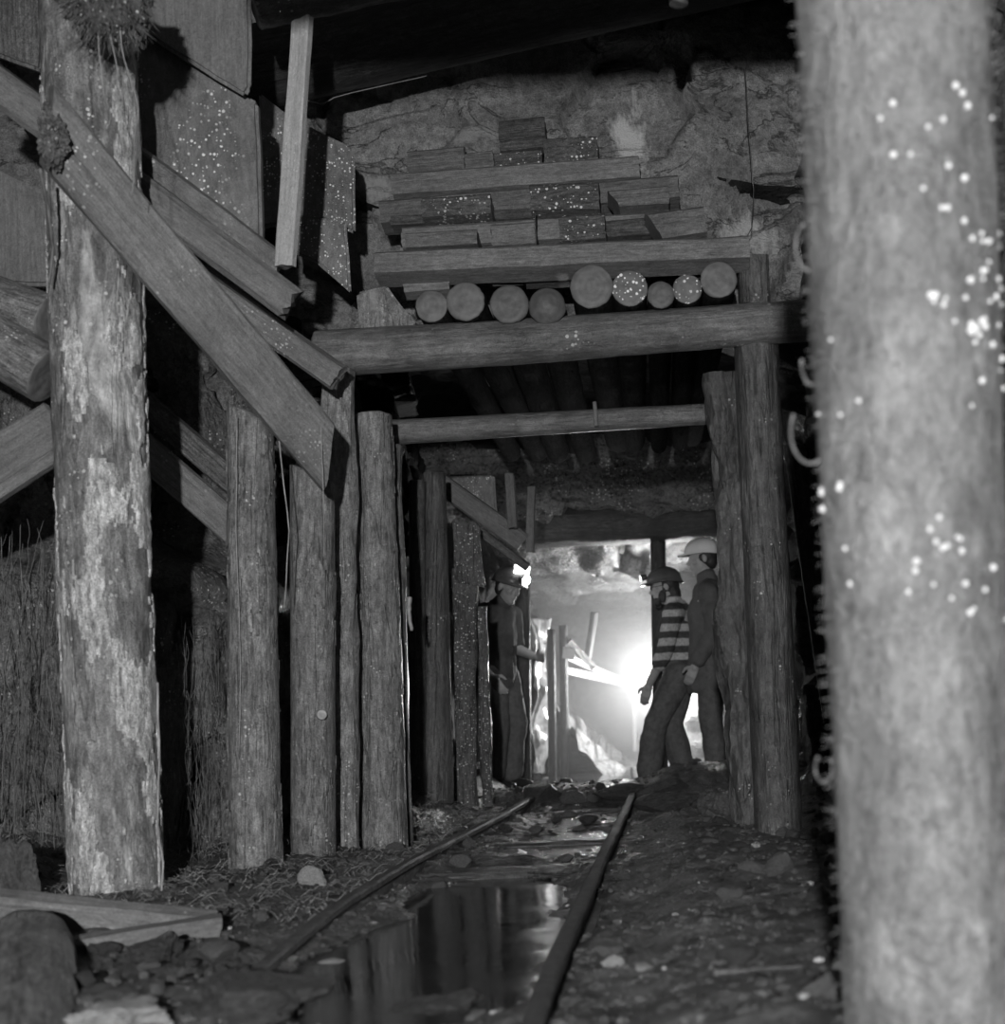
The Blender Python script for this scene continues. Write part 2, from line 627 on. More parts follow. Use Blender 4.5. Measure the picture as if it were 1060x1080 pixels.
class Tubes:
    """many thin tubes in one mesh"""

    def __init__(s):
        s.v, s.f = [], []

    def add(s, pts, r, k=4, taper=1.0):
        n = len(pts)
        b = len(s.v)
        for i, p in enumerate(pts):
            a = pts[min(i + 1, n - 1)] - pts[max(i - 1, 0)]
            if a.length < 1e-9:
                a = Vector((0, 0, 1))
            a.normalize()
            u = a.cross(Vector((0, 1, .13)))
            if u.length < 1e-4:
                u = a.cross(Vector((1, 0, 0)))
            u.normalize()
            w = a.cross(u)
            rr = r * (1 + (taper - 1) * i / max(1, n - 1))
            for j in range(k):
                t = 2 * PI * j / k
                s.v.append(p + u * math.cos(t) * rr + w * math.sin(t) * rr)
        for i in range(n - 1):
            for j in range(k):
                q = (j + 1) % k
                s.f.append((b + i * k + j, b + i * k + q, b + (i + 1) * k + q, b + (i + 1) * k + j))
        s.f.append(tuple(b + j for j in range(k))[::-1])
        s.f.append(tuple(b + (n - 1) * k + j for j in range(k)))

    def obj(s, name, mat, parent=None, origin=None):
        o0 = Vector(origin) if origin is not None else Vector()
        return link(name, [p - o0 for p in s.v], s.f, mat, True, None, parent, o0)


def strand(p0, p1, wob, n, seed):
    out = []
    for i in range(n + 1):
        f = i / n
        p = p0.lerp(p1, f)
        q = Vector((seed * 7.3, f * 3.0, seed))
        out.append(p + Vector((noise.noise(q), noise.noise(q + Vector((5, 5, 5))), .3 * noise.noise(q + Vector((9, 1, 3))))) * wob * (.2 + f))
    return out


# ------------------------------------------------------------------ ground shape
def sm(a, b, x):
    t = max(0.0, min(1.0, (x - a) / (b - a)))
    return t * t * (3 - 2 * t)


def bumpf(x, y, cx, cy, rx, ry):
    d = ((x - cx) / rx) ** 2 + ((y - cy) / ry) ** 2
    return math.exp(-d * d) if d < 4 else 0.0


WATER_Z = -.035


def ground(x, y):
    p = Vector((x, y, 0))
    z = noise.fractal(p * 1.1, 1.0, 2.0, 5) * .035 + noise.fractal(p * 7, .8, 2.0, 4) * .016 + noise.fractal(p * 19, .8, 2.0, 3) * .007
    # left bank climbs to the wall, right side lies level
    z += .16 * sm(-1.9, -2.6, x) * sm(8, 6, y)
    z += .05 * sm(-1.05, -1.5, x) * sm(3.6, 4.6, y)
    z += .12 * sm(-1.05, -1.3, x) * sm(6.4, 7.2, y)
    z += .10 * sm(.55, 1.0, x)
    z += .05 * sm(-.1, .15, x)
    # the puddle between and left of the rails
    z -= .085 * bumpf(x, y, -.60, 3.55, .36, .85)
    z -= .085 * bumpf(x, y, -.58, 4.85, .28, .55)
    z -= .045 * bumpf(x, y, -.45, 7.0, .26, 1.3)
    # rubble bank across the track, water beyond it
    z += .09 * bumpf(x, y, -.1, 9.3, 1.3, .55)
    z += .05 * bumpf(x, y, .45, 10.0, .5, 1.2)
    z -= .13 * bumpf(x, y, -.45, 11.6, .55, 1.5)
    return z


# ------------------------------------------------------------------ setting
def grid(name, us, vs, fn, mat, flip=False):
    verts, faces = [], []
    nu, nv = len(us), len(vs)
    for v in vs:
        for u in us:
            verts.append(fn(u, v))
    for i in range(nv - 1):
        for j in range(nu - 1):
            q = (i * nu + j, i * nu + j + 1, (i + 1) * nu + j + 1, (i + 1) * nu + j)
            faces.append(q[::-1] if flip else q)
    o = link(name, verts, faces, mat)
    return struct(o)


def arange(a, b, s):
    n = max(1, int(round((b - a) / s)))
    return [a + (b - a) * i / n for i in range(n + 1)]


xs = arange(-3.4, 1.5, .03)
ys = arange(1.6, 9, .028) + arange(9, 22, .06)[1:]
grid('floor', xs, ys, lambda x, y: Vector((x, y, ground(x, y))), 'mud')


def rocky(p, blocky=.10, rough=.07, sc=1.6):
    q = Vector((p.x * sc, p.y * sc, p.z * sc * 1.5))
    d, pts = noise.voronoi(q)
    c = pts[0]
    h = (noise.cell(c * 5.3) - .5) * 2 * blocky
    tilt = (q - c).dot(Vector((noise.cell(c * 3.1 + Vector((7, 0, 0))) - .5, noise.cell(c * 2.7) - .5, noise.cell(c * 4.1) - .5))) * blocky * 1.6
    crack = -.035 * (1 - sm(.0, .09, d[1] - d[0]))
    return h + tilt + crack + noise.fractal(p * 3.2, .9, 2.0, 5) * rough


def ribbon(name, pts, z0, z1, mat, step=.035, side=1, blocky=.08, rough=.06, lean=None):
    seg = [(pts[i + 1] - pts[i]).length for i in range(len(pts) - 1)]
    tot = sum(seg)

    def at(s):
        for i, l in enumerate(seg):
            if s <= l or i == len(seg) - 1:
                f = max(0, min(1, s / l))
                d = (pts[i + 1] - pts[i]).normalized()
                return pts[i].lerp(pts[i + 1], f), d
            s -= l

    def fn(u, v):
        p, d = at(u)
        p2, d2 = at(max(0, u - .25))
        p3, d3 = at(min(tot, u + .25))
        p = (p + p2 + p3) / 3
        d = (d2 + d3).normalized()
        nr = Vector((d.y, -d.x, 0)) * side
        q = Vector((p.x, p.y, v))
        if lean:
            q += nr * lean(p.y, v)
        return q + nr * rocky(q, blocky, rough)
    return grid(name, arange(0, tot, step), arange(z0, z1, step), fn, mat, flip=side < 0)


V2 = lambda *a: [Vector((x, y, 0)) for x, y in a]
# left wall: hangs with roots near the camera, then runs back along the drift
ribbon('wall_left', V2((-3.3, 2.0), (-3.0, 4.3), (-2.62, 5.3), (-2.2, 5.55), (-1.78, 5.98), (-1.62, 6.5), (-1.55, 7.1)),
       -.3, 2.5, 'rock_left', .03, 1, .05, .05, lambda y, z: -.55 * sm(1.15, 1.55, z) * sm(6.9, 6.3, y))
ribbon('wall_drift_left', V2((-1.7, 6.6), (-1.54, 7.0), (-1.52, 7.6), (-1.5, 9.2), (-1.7, 10.3), (-1.6, 11.1), (-1.12, 11.7), (-1.04, 12.3), (-1.02, 14.0), (-1.1, 21.5)),
       -.3, 2.9, 'rock_shaded', .04, 1, .05, .05)
ribbon('wall_right', V2((1.0, .6), (.98, 3.0), (.93, 5.0), (.78, 6.4), (.78, 8.0), (.85, 10.4), (.85, 12.0), (.80, 12.5), (.22, 12.7), (.16, 13.2), (.12, 16), (-.1, 21.5)),
       -.3, 3.9, 'rock_dark', .05, -1, .05, .05)
# broken rock face over the timbered entry
grid('wall_back', arange(-3.2, 1.25, .025), arange(2.32, 4.0, .025),
     lambda x, z: Vector((x, 6.62 + .10 * (3.2 - z) - rocky(Vector((x, 6.6, z)), .06, .035, 1.7), z)), 'rock')
grid('wall_far', arange(-1.6, .5, .06), arange(-.3, 2.5, .06),
     lambda x, z: Vector((x, 20.5 - rocky(Vector((x, 20, z))), z)), 'rock_far')
grid('ceiling', arange(-3.4, 1.3, .09), arange(1.0, 7.0, .09),
     lambda x, y: Vector((x, y, 3.85 + noise.fractal(Vector((x, y, 3)), 1, 2, 4) * .12)), 'rock_dark', True)


def roof_z(x, y):
    b = 2.95 - .80 * sm(10.55, 10.95, y) - .37 * sm(11.3, 12.2, y) - .15 * sm(13, 17, y)
    return b + .35 * rocky(Vector((x, y, 2.0)), .12, .16, 1.5)


grid('ceiling_drift', arange(-2.1, 1.3, .05), arange(6.68, 10.72, .055),
     lambda x, y: Vector((x, y, roof_z(x, y))), 'rock_shaded', True)  # near roof coloured darker than the far part to hold the shade
grid('ceiling_far', arange(-2.1, 1.3, .05), arange(10.72, 21.5, .055),
     lambda x, y: Vector((x, y, roof_z(x, y))), 'rock_far', True)

# ------------------------------------------------------------------ water
def pool(name, cx, cy, rx, ry, z, mat, label, n=48):
    verts = [Vector((0, 0, 0))]
    faces = []
    for i in range(n):
        a = 2 * PI * i / n
        k = 1 + .12 * noise.noise(Vector((math.cos(a) * 2, math.sin(a) * 2, cx + cy)))
        verts.append(Vector((math.cos(a) * rx * k, math.sin(a) * ry * k, 0)))
    for i in range(n):
        faces.append((0, 1 + i, 1 + (i + 1) % n))
    o = link(name, verts, faces, mat, True, None, None, (cx, cy, z))
    return tag(o, label, 'water', None, 'stuff')


pool('puddle', -.60, 4.1, .46, 1.75, WATER_Z, 'water', 'still dark puddle between the rails in the foreground')
pool('rippled_puddle', -.45, 7.0, .40, 1.7, -.022, 'ripple', 'shallow glinting water over gravel farther along the track')
pool('pool', -.45, 11.7, .75, 2.1, -.025, 'water', 'pale water pool beyond the rubble bank below the bright mist')

# ------------------------------------------------------------------ near post at the right
pn0, pn1 = W(985, 1130, 2.25), W(938, -60, 2.25)
near = log('mine_post', pn0, pn1, .140, .152, 'bark_near', 'end', 'thick pale mouldy post, blurred and nearest the camera on the right', 'post', seed=3.3, nseg=72, step=.02, amp=.045, lump=.8)
q, L = frame(pn0, pn1)
tb = Tubes()
rng = random.Random(5)
for i in range(1500):
    z = rng.uniform(0, L)
    a = rng.uniform(0, 2 * PI)
    r = .1395 + .012 * z / L + rng.uniform(0, .004)
    c, s = math.cos(a), math.sin(a)
    p0 = Vector((c * (r - .012), s * (r - .012), z))
    ln = rng.uniform(.004, .013)
    dr = Vector((c, s, rng.uniform(-.8, .6))) * ln
    p1 = p0 + Vector((c, s, 0)) * .012 + dr
    p2 = p1 + Vector((-s * rng.uniform(-1, 1), c * rng.uniform(-1, 1), rng.uniform(-1, .3))) * ln * .7
    tb.add([p0, p1, p2], .0008, 3, .5)
fz = tb.obj('mould_fringe', 'mould', near)
fz['kind'] = 'stuff'
drng = random.Random(8)
dv, df = [], []


def drop(c, r):
    b = len(dv)
    n, m = 6, 8
    for i in range(n + 1):
        th = PI * i / n
        for j in range(m):
            ph = 2 * PI * j / m
            dv.append(c + Vector((math.sin(th) * math.cos(ph), math.sin(th) * math.sin(ph), math.cos(th))) * r)
    for i in range(n):
        for j in range(m):
            k = (j + 1) % m
            df.append((b + i * m + j, b + (i + 1) * m + j, b + (i + 1) * m + k, b + i * m + k))


MAT['droplet'] = plain('white mineral drop', .8, .25, .05, 10, .0, .6)
# white beads sit in clusters on the side that faces the room
inv = q.inverted()
for (px, py, n, sp) in ((1020, 275, 6, 12), (1028, 320, 8, 16), (1012, 365, 14, 16), (975, 340, 5, 8), (1040, 400, 5, 22), (975, 580, 6, 14), (1000, 625, 9, 22), (950, 175, 6, 14), (985, 240, 5, 16), (1005, 130, 4, 20), (858, 535, 3, 10), (890, 510, 2, 10), (930, 590, 3, 20), (1045, 300, 5, 30), (905, 600, 3, 30), (870, 400, 4, 60)):
    for i in range(n):
        w = W(px + drng.gauss(0, sp), py + drng.gauss(0, sp), 2.25)
        lp = inv @ (w - pn0)
        rr = .1405 + .012 * lp.z / L
        x = max(-rr * .985, min(rr * .985, lp.x))
        # local Y points away from the camera
        drop(Vector((x, -math.sqrt(max(0, rr * rr - x * x)), lp.z)), drng.uniform(.003, .0058))
dr_o = link('mineral_drops', dv, df, 'droplet', True, None, near)
dr_o['kind'] = 'stuff'
dr_o['label'] = 'white mineral drops on the bark'
for i, (px, py, rp, x0) in enumerate(((862, 385, 22, 1), (858, 455, 34, 1), (872, 810, 15, 1), (858, 260, 26, 1), (866, 330, 14, 1))):
    pts = []
    for k in range(22):
        a = -1.2 + 4.6 * k / 21 + .3 * i
        w = W(px + rp * math.cos(a) * .62 - 3, py + rp * math.sin(a), 2.27 + .02 * math.sin(k * .5))
        pts.append(inv @ (w - pn0))
    t2 = Tubes()
    t2.add(pts, .0032, 6, .8)
    t2.obj('curled_root', 'root', near)

# unseen log added above the frame to throw shade on the upper rock
log('shade_beam', Vector((-.86, 2.12, 2.40)), Vector((1.05, 2.2, 2.45)), .105, .10, 'bark_black', 'end_dark', 'unseen dark timber added overhead to shade the upper rock', 'beam', seed=8.2, step=.06)

# ------------------------------------------------------------------ left row of posts
def part_of(root, o, label=None):
    o.parent = root
    o.matrix_parent_inverse = Matrix.Translation(root.location).inverted()
    for k in ('label', 'category', 'group'):
        if k in o:
            del o[k]
    if label:
        o['label'] = label
    return o


def post(px0, py0, px1, py1, d, wpx0, wpx1, mat, label, name='mine_post', d1=None, **kw):
    d1 = d1 or d
    a, b = W(px0, py0, d), W(px1, py1, d1)
    o = log(name, a, b, wpx0 * d / F / 2, wpx1 * d1 / F / 2, mat, 'end', label, 'post', **kw)
    return o


pA = post(123, 972, 90, -60, 4.75, 92, 96, 'bark_pale', 'thick pale post with peeling bark beside the root-covered wall at left', seed=1.7, nseg=120, step=.013, amp=.06, lump=.8, bend=.012)
pB = post(270, 950, 264, 438, 5.3, 54, 48, 'bark_mid', 'grey post with vertical cracks, second from the left', seed=4.1, slant1=-.5, amp=.05, nseg=90, step=.014)
pC = post(331, 940, 329, 500, 5.62, 46, 46, 'bark_mid', 'grey post with a sawn branch knot below the diagonal timber', seed=6.5, slant1=-.4, amp=.04, nseg=90, step=.014)
kb = W(339, 754, 5.52)
kn = log('knot', W(339, 754, 5.56), kb + Vector((.004, -.012, .0)), .022, .019, 'end_pale', 'end_pale', parent=None, seed=2, nseg=20, step=.01)
kn.parent = pC
kn.matrix_parent_inverse = (Matrix.Translation(pC.location) @ pC.rotation_quaternion.to_matrix().to_4x4()).inverted()
kn['label'] = 'pale sawn branch stub'
board('slab_post', W(364, 935, 5.9), W(358, 392, 5.9), .115, .07, 'bark_mid', 'end', 'narrow split slab standing under the left end of the portal beam', 'post', nrm=(.25, 1, 0), seed=5, rough=.012, wane=.012)
pE = post(406, 908, 394, 438, 6.15, 50, 38, 'bark_mid', 'grey post at the left side of the timbered entry, under the thin second beam', seed=9.1, amp=.05, nseg=90, step=.014)
board('slab_post', W(428, 900, 6.35), W(417, 470, 6.35), .06, .04, 'bark_dark', 'end_dark', 'dark thin slab standing behind the left entry post', 'post', seed=11, rough=.01)


def peel(root, mat, lo, sc, seed, off=.005, zst=.35):
    me = root.data
    sv = Vector((seed, seed * 2, seed * 3))
    keep = {}
    verts, faces = [], []
    for p in me.polygons:
        if p.material_index:
            continue
        c = p.center
        if noise.fractal(Vector((c.x * sc, c.y * sc, c.z * sc * zst)) + sv, .7, 2.1, 5) < lo:
            continue
        idx = []
        for k in p.vertices:
            if k not in keep:
                v = me.vertices[k]
                keep[k] = len(verts)
                verts.append(v.co + v.normal * off * (1 + .8 * noise.noise(v.co * 30)))
            idx.append(keep[k])
        faces.append(idx)
    o = link('peeling_bark', verts, faces, mat, True, None, root)
    md = o.modifiers.new('thick', 'SOLIDIFY')
    md.thickness = off * 1.3
    o['kind'] = 'stuff'
    return o


peel(pA, 'bare', .14, 6.5, 1.3)['label'] = 'pale flaking patches'
peel(pB, 'bark_mid', .30, 9, 2.3, .004)
peel(pC, 'bark_mid', .34, 9, 3.3, .004)
peel(pE, 'bark_mid', .28, 9, 4.3, .004)
# inner posts on the left
post(460, 846, 458, 500, 7.8, 38, 24, 'bark_dark', 'dark post inside the drift left of the glistening slabs', seed=12.5)
post(441, 850, 440, 508, 7.7, 17, 17, 'bark_dark', 'slim dark post close behind the left entry post', seed=13.5, nseg=24)
board('slab', W(491, 850, 8.25), W(491, 600, 8.25), .125, .06, 'slab_wet', 'end_dark', 'glistening wet slab hanging with drips inside the drift', 'board', seed=14, rough=.02, step=.03, nw=12)
board('slab', W(514, 850, 8.4), W(508, 640, 8.4), .07, .05, 'slab_wet', 'end_dark', 'narrow glistening slab in front of the miner with the lit lamp', 'board', seed=15, rough=.02, step=.03)
plate('wet_plate', [W(476, 548, 8.15), W(505, 552, 8.15), W(511, 618, 8.15), W(480, 612, 8.15)], .05, 'slab_wet', 'square glistening plate hanging above the wet slabs', 'board', amp=.012)

# ------------------------------------------------------------------ right posts of the entry
post(823, 912, 797, 352, 6.05, 50, 46, 'bark_dark', 'dark round post under the right end of the portal beam', seed=17.2, amp=.06, nseg=90, step=.014)
board('slab_post', W(788, 905, 6.22), W(766, 395, 6.22), .125, .085, 'bark_dark', 'end_dark', 'rough split slab standing left of the dark round post', 'post', seed=18, nrm=(-.2, 1, 0), rough=.03, wane=.03, step=.02, nw=16)
board('slab_post', W(782, 905, 6.38), W(757, 418, 6.38), .07, .07, 'bark_dark', 'end_dark', 'splintered thin slab nearest the man in the white helmet', 'post', seed=19, rough=.012, wane=.015, step=.03)
board('lagging_board', W(880, 760, 6.5), W(838, 470, 6.3), .10, .04, 'bark_black', 'end_dark', 'dark leaning lagging board between right post and near post', 'board', seed=20)

# ------------------------------------------------------------------ beams
log('portal_beam', W(336, 374, 5.98), W(858, 338, 5.98), .097, .086, 'cap', 'end', 'long round beam across the entry carrying the row of log ends', 'beam', seed=21, step=.03, amp=.05, bend=-.006, nseg=56)
log('beam', W(412, 456, 6.62), W(760, 436, 6.62), .058, .048, 'cap', 'end', 'thin round second beam below and behind the portal beam', 'beam', seed=22, nseg=32)
log('peg', W(629, 449, 6.565), W(627, 424, 6.565), .011, .010, 'board_plain', 'end', 'small upright peg on the thin second beam', 'peg', seed=2, nseg=16, step=.02)
log('beam', W(540, 556, 11.2), W(785, 546, 11.2), .172, .168, 'bark_black', 'end_dark', 'heavy dark beam deep in the drift above the miners', 'beam', seed=23, step=.05)
log('roof_log', W(240, 78, 6.12), W(880, -62, 6.25), .168, .158, 'bark_black', 'end_dark', 'big dark log crossing under the roof at the top', 'log', seed=24, step=.05)
rl = log('root_log', W(268, 6, 5.15), W(480, -40, 5.3), .075, .085, 'bark_dark', 'end_dark', 'root-grown log above the upright board at the top', 'log', seed=25, amp=.25)
log('mine_post', W(697, 812, 11.25), W(694, 570, 11.2), .058, .06, 'bark_black', 'end_dark', 'black post edged by the bright mist beside the bearded miner', 'post', seed=26)

# ------------------------------------------------------------------ lagging poles above the portal beam
polesL = [
    (455, 323, 17, 'end', 'cut log end, first from the left on the portal beam'),
    (491, 318, 20.5, 'end', 'broad smooth log end, second from the left on the portal beam'),
    (537, 321, 20.5, 'end_dark', 'ringed log end with a drip, third from the left on the portal beam'),
    (577, 323, 19.5, 'end_dark', 'split rough log end, fourth from the left on the portal beam'),
    (624, 302, 23, 'end', 'largest log end, middle of the row on the portal beam'),
    (664, 304, 19, 'end_drip', 'drip-covered sparkling log end right of the largest one'),
    (697, 311, 14.5, 'end_dark', 'small dark log end right of the sparkling one'),
    (725, 305, 15.5, 'end_drip', 'small log end with drops next to the last one'),
    (758, 295, 19.5, 'end', 'log end at the right of the row on the portal beam'),
]
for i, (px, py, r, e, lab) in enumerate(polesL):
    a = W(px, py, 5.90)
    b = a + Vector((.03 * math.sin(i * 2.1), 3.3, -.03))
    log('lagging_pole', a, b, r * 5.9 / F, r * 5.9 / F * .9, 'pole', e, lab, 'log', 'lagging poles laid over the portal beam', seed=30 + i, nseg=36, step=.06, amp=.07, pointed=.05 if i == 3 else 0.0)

# ------------------------------------------------------------------ cribbing stack
def crib(name, pxa, pya, pxb, pyb, d, hpx, t, mat, label, db=None, end='end', tilt=-.22, **kw):
    db = db or d
    return board(name, W(pxa, pya, d), W(pxb, pyb, db), hpx * d / F, t, mat, end, label, 'timber', 'cribbing timbers above the portal beam', nrm=(0, 1, tilt), **kw)


G = 'crib'
crib('crib_plank', 399, 285, 789, 268, 6.02, 24, .16, 'crib_pale', 'long lowest plank right above the row of log ends', seed=41)
crib('crib_block', 428, 302, 475, 299, 6.10, 22, .10, 'crib_pale', 'pale block squeezed over the first log end', seed=42)
crib('crib_block', 519, 289, 551, 287, 6.12, 20, .10, 'crib_pale', 'pale block between plank and third log end', seed=43)
crib('crib_block', 555, 292, 612, 289, 6.14, 18, .10, 'crib_dark', 'dark block behind the middle log ends', seed=44)
crib('crib_block', 694, 281, 741, 279, 6.14, 20, .10, 'crib', 'block over the small log ends at the right', seed=45)
crib('crib_plank', 428, 259, 690, 243, 6.24, 24, .16, 'crib_pale', 'second plank from below in the crib', seed=46)
crib('crib_block', 431, 261, 505, 257, 6.10, 17, .14, 'crib', 'rounded dark block at left end of the second plank', seed=47, end='end_dark')
crib('crib_block', 521, 255, 566, 252, 6.12, 24, .14, 'crib_pale', 'square pale block on the second plank beside the hanging wire', seed=48)
crib('crib_block', 592, 248, 638, 245, 6.08, 28, .14, 'crib_drip', 'sparkling wet block on the second plank', seed=49)
crib('crib_block', 640, 246, 690, 243, 6.18, 18, .10, 'crib_dark', 'dark flat block right of the sparkling block', seed=50)
crib('crib_block', 690, 245, 743, 238, 6.08, 30, .14, 'crib', 'wedge shaped block at right end of the second plank', seed=51, cut0=.06)
crib('crib_plank', 404, 230, 715, 203, 6.36, 25, .14, 'crib', 'third plank from below in the crib', seed=52)
crib('crib_plank', 415, 238, 600, 228, 6.30, 10, .10, 'crib_dark', 'thin dark plank under the third plank', seed=53)
crib('crib_block', 448, 226, 519, 222, 6.20, 22, .14, 'crib_drip', 'damp speckled block on the third plank at left', seed=54)
crib('crib_block', 562, 217, 632, 214, 6.18, 30, .16, 'crib_drip', 'brightest drip covered block in the middle of the crib', seed=55)
crib('crib_block', 648, 217, 704, 213, 6.22, 20, .14, 'crib', 'tapered block on the third plank at right', seed=56, cut0=.05)
crib('crib_plank', 416, 200, 674, 181, 6.42, 24, .12, 'crib_pale', 'topmost long plank in the crib', seed=57)
crib('crib_block', 492, 175, 521, 172, 6.50, 22, .08, 'crib', 'small damp block on the topmost plank', seed=58)
crib('crib_block', 523, 174, 572, 170, 6.50, 20, .08, 'crib_drip', 'speckled low block on the topmost plank', seed=59)
crib('crib_block', 528, 147, 575, 143, 6.52, 34, .08, 'crib_dark', 'dark square block highest in the crib', seed=60)
crib('crib_block', 575, 163, 630, 160, 6.50, 28, .08, 'crib_drip', 'wet block right of the highest block', seed=61)
crib('crib_block', 432, 175, 490, 170, 6.52, 26, .08, 'crib', 'weathered block at the upper left of the crib', seed=62)
plate('wedge_block', [W(376, 308, 5.95), W(408, 301, 5.95), W(441, 342, 5.95), W(438, 348, 5.95), W(378, 350, 5.95)], .22, 'bark_mid', 'angular wooden wedge on the left end of the portal beam', 'wedge', 'wedges on the portal beam', amp=.012)
board('stub_post', W(796, 325, 6.1), W(794, 272, 6.1), .13, .09, 'bark_dark', 'end', 'short upright stub right of the row of log ends', 'post', seed=64)

# ------------------------------------------------------------------ ore chute at upper left
DT = board('diagonal_timber', W(50, 132, 4.32), W(344, 480, 5.18), .185, .062, 'board', 'end', 'long diagonal timber crossing the pale post and chute at left', 'timber', nrm=(.0, 1, -.35), seed=71, rough=.006, cut1=.16, cut0=.14, step=.04)
bm = bmesh.new()
bmesh.ops.create_icosphere(bm, subdivisions=5, radius=1)
for v in bm.verts:
    n = v.co.normalized()
    k = 1 + .45 * noise.fractal(n * 2.6, .7, 2.2, 5)
    v.co = Vector((n.x * .042 * k, n.y * .032 * k, n.z * .085 * k))
me = bpy.data.meshes.new('fungus_crust')
bm.to_mesh(me)
bm.free()
me.materials.append(MAT['fungus'])
for p in me.polygons:
    p.use_smooth = True
fc = bpy.data.objects.new('fungus_crust', me)
COL.objects.link(fc)
fc.parent = DT
fc.location = DT.rotation_quaternion.inverted() @ (W(56, 146, 4.31) - DT.location)
fc.rotation_mode = 'QUATERNION'
fc.rotation_quaternion = DT.rotation_quaternion.inverted()
CH = bpy.data.objects.new('ore_chute', None)
COL.objects.link(CH)
CH.location = W(215, 300, 5.3)
CH.empty_display_size = .2
tag(CH, 'plank ore chute with drop-sprinkled panels at the upper left', 'ore chute')
part_of(CH, board('sloping_timber', W(-40, 62, 4.92), W(305, 318, 5.22), .125, .16, 'board_plain', 'end_dark', 'chute timber sloping down to a ragged broken end', 'timber', nrm=(0, 1, .15), seed=72, rag=.05))
part_of(CH, board('lip_board', W(110, 142, 5.05), W(296, 280, 5.22), .085, .05, 'panel', 'end', 'speckled lip board on top of the sloping chute timber', 'board', nrm=(0, 1, .5), seed=73))
part_of(CH, board('sloping_timber', W(170, 268, 5.5), W(356, 398, 5.55), .10, .09, 'board', 'end', 'lower sloping timber ending above the narrow slab', 'timber', nrm=(0, 1, .4), seed=74, rag=.02))
part_of(CH, plate('chute_panel', [W(120, -40, 5.12), W(264, -40, 5.12), W(264, 92, 5.12), W(258, 102, 5.12), W(140, 28, 5.12), W(120, 10, 5.12)], .03, 'board_plain', 'plain upper chute panel in the top left', 'panel', 'chute panels'), 'plain dry panel')
part_of(CH, plate('chute_panel', [W(110, 8, 5.2), W(200, 66, 5.2), W(272, 108, 5.2), W(277, 262, 5.2), W(250, 252, 5.2), W(120, 165, 5.2)], .05, 'panel', 'lower chute panel sprinkled with white drops', 'panel', 'chute panels'), 'panel sprinkled with white drops')
part_of(CH, plate('chute_panel', [W(272, 95, 6.0), W(300, 118, 6.0), W(340, 140, 6.0), W(366, 152, 6.0), W(373, 165, 6.0), W(374, 246, 6.0), W(340, 232, 6.0), W(272, 240, 6.0)], .03, 'panel_wet', 'drop covered back panel behind the upright board', 'panel', 'chute panels'), 'drop covered back panel')
part_of(CH, plate('chute_panel', [W(300, 225, 5.94), W(365, 232, 5.94), W(370, 310, 5.94), W(332, 275, 5.94), W(300, 262, 5.94)], .03, 'panel_wet', 'small drop covered panel under the back panel', 'panel', 'chute panels'))
board('upright_board', W(301, 280, 5.12), W(319, 22, 5.14), .076, .037, 'board_pale', 'end', 'pale upright board standing against the chute lip', 'board', nrm=(.35, 1, 0), seed=75, taper=1.0, cut1=.02)
part_of(CH, plate('chute_panel', [W(-60, -60, 5.3), W(44, -60, 5.3), W(44, 75, 5.3), W(-60, 40, 5.3)], .04, 'board_dark', 'dark damp panel left of the pale post at the top', 'panel', 'chute panels'), 'dark damp panel')
part_of(CH, plate('chute_panel', [W(-60, 150, 5.3), W(62, 210, 5.3), W(62, 300, 5.3), W(0, 300, 5.3), W(-60, 290, 5.3)], .04, 'board_plain', 'grey panel left of the pale post under the chute timber', 'panel', 'chute panels'))
log('lagging_log', W(-60, 296, 5.0), W(54, 338, 4.92), .082, .085, 'bark_mid', 'end', 'upper stub of two logs left of the pale post', 'log', seed=76)
log('lagging_log', W(-60, 332, 4.88), W(50, 396, 4.85), .10, .10, 'bark_mid', 'end', 'lower stub of two logs left of the pale post', 'log', seed=77)
board('plank', W(-60, 522, 4.75), W(58, 448, 4.95), .16, .04, 'board_plain', 'end', 'broken plank at the left edge below the log stubs', 'board', nrm=(0, 1, .3), seed=78, rag=.04)
board('plank', W(-60, 560, 4.7), W(64, 478, 4.9), .045, .05, 'board', 'end', 'narrow batten under the broken plank at the left edge', 'board', seed=79)
board('plank', W(120, 398, 5.72), W(262, 522, 5.8), .10, .05, 'board_dark', 'end_dark', 'upper sloping board behind the pale post', 'board', nrm=(0, 1, .3), seed=80)
board('plank', W(120, 446, 5.68), W(262, 570, 5.75), .13, .05, 'board', 'end_dark', 'lower sloping board behind the pale post', 'board', nrm=(0, 1, .3), seed=81)
# clump of roots hanging at the top left
cl = W(112, -2, 4.25)
cv, cf = [], []
bm = bmesh.new()
bmesh.ops.create_icosphere(bm, subdivisions=4, radius=1)
for v in bm.verts:
    n = v.co.normalized()
    k = 1 + .35 * noise.fractal(n * 3, .8, 2.2, 4)
    v.co = Vector((n.x * .125 * k, n.y * .10 * k, n.z * .105 * k))
me = bpy.data.meshes.new('root_clump')
bm.to_mesh(me)
bm.free()
me.materials.append(MAT['slab_wet'])
for p in me.polygons:
    p.use_smooth = True
clump = bpy.data.objects.new('root_clump', me)
COL.objects.link(clump)
clump.location = cl
tag(clump, 'shaggy clump of roots hanging at the top above the pale post', 'root clump')
tb = Tubes()
for i in range(900):
    a, b = rng.uniform(0, 2 * PI), rng.uniform(-1, 1)
    s = math.sqrt(1 - b * b)
    p = Vector((math.cos(a) * s * .115, math.sin(a) * s * .09, b * .095))
    dr = p.normalized()
    ln = rng.uniform(.01, .035)
    tb.add([p, p + dr * ln + Vector((0, 0, -.3 * ln)), p + dr * ln * 1.4 + Vector((rng.uniform(-.9, .9) * ln, 0, -ln))], .001, 3, .5)
o = tb.obj('root_fringe', 'root', clump)
o['kind'] = 'stuff'
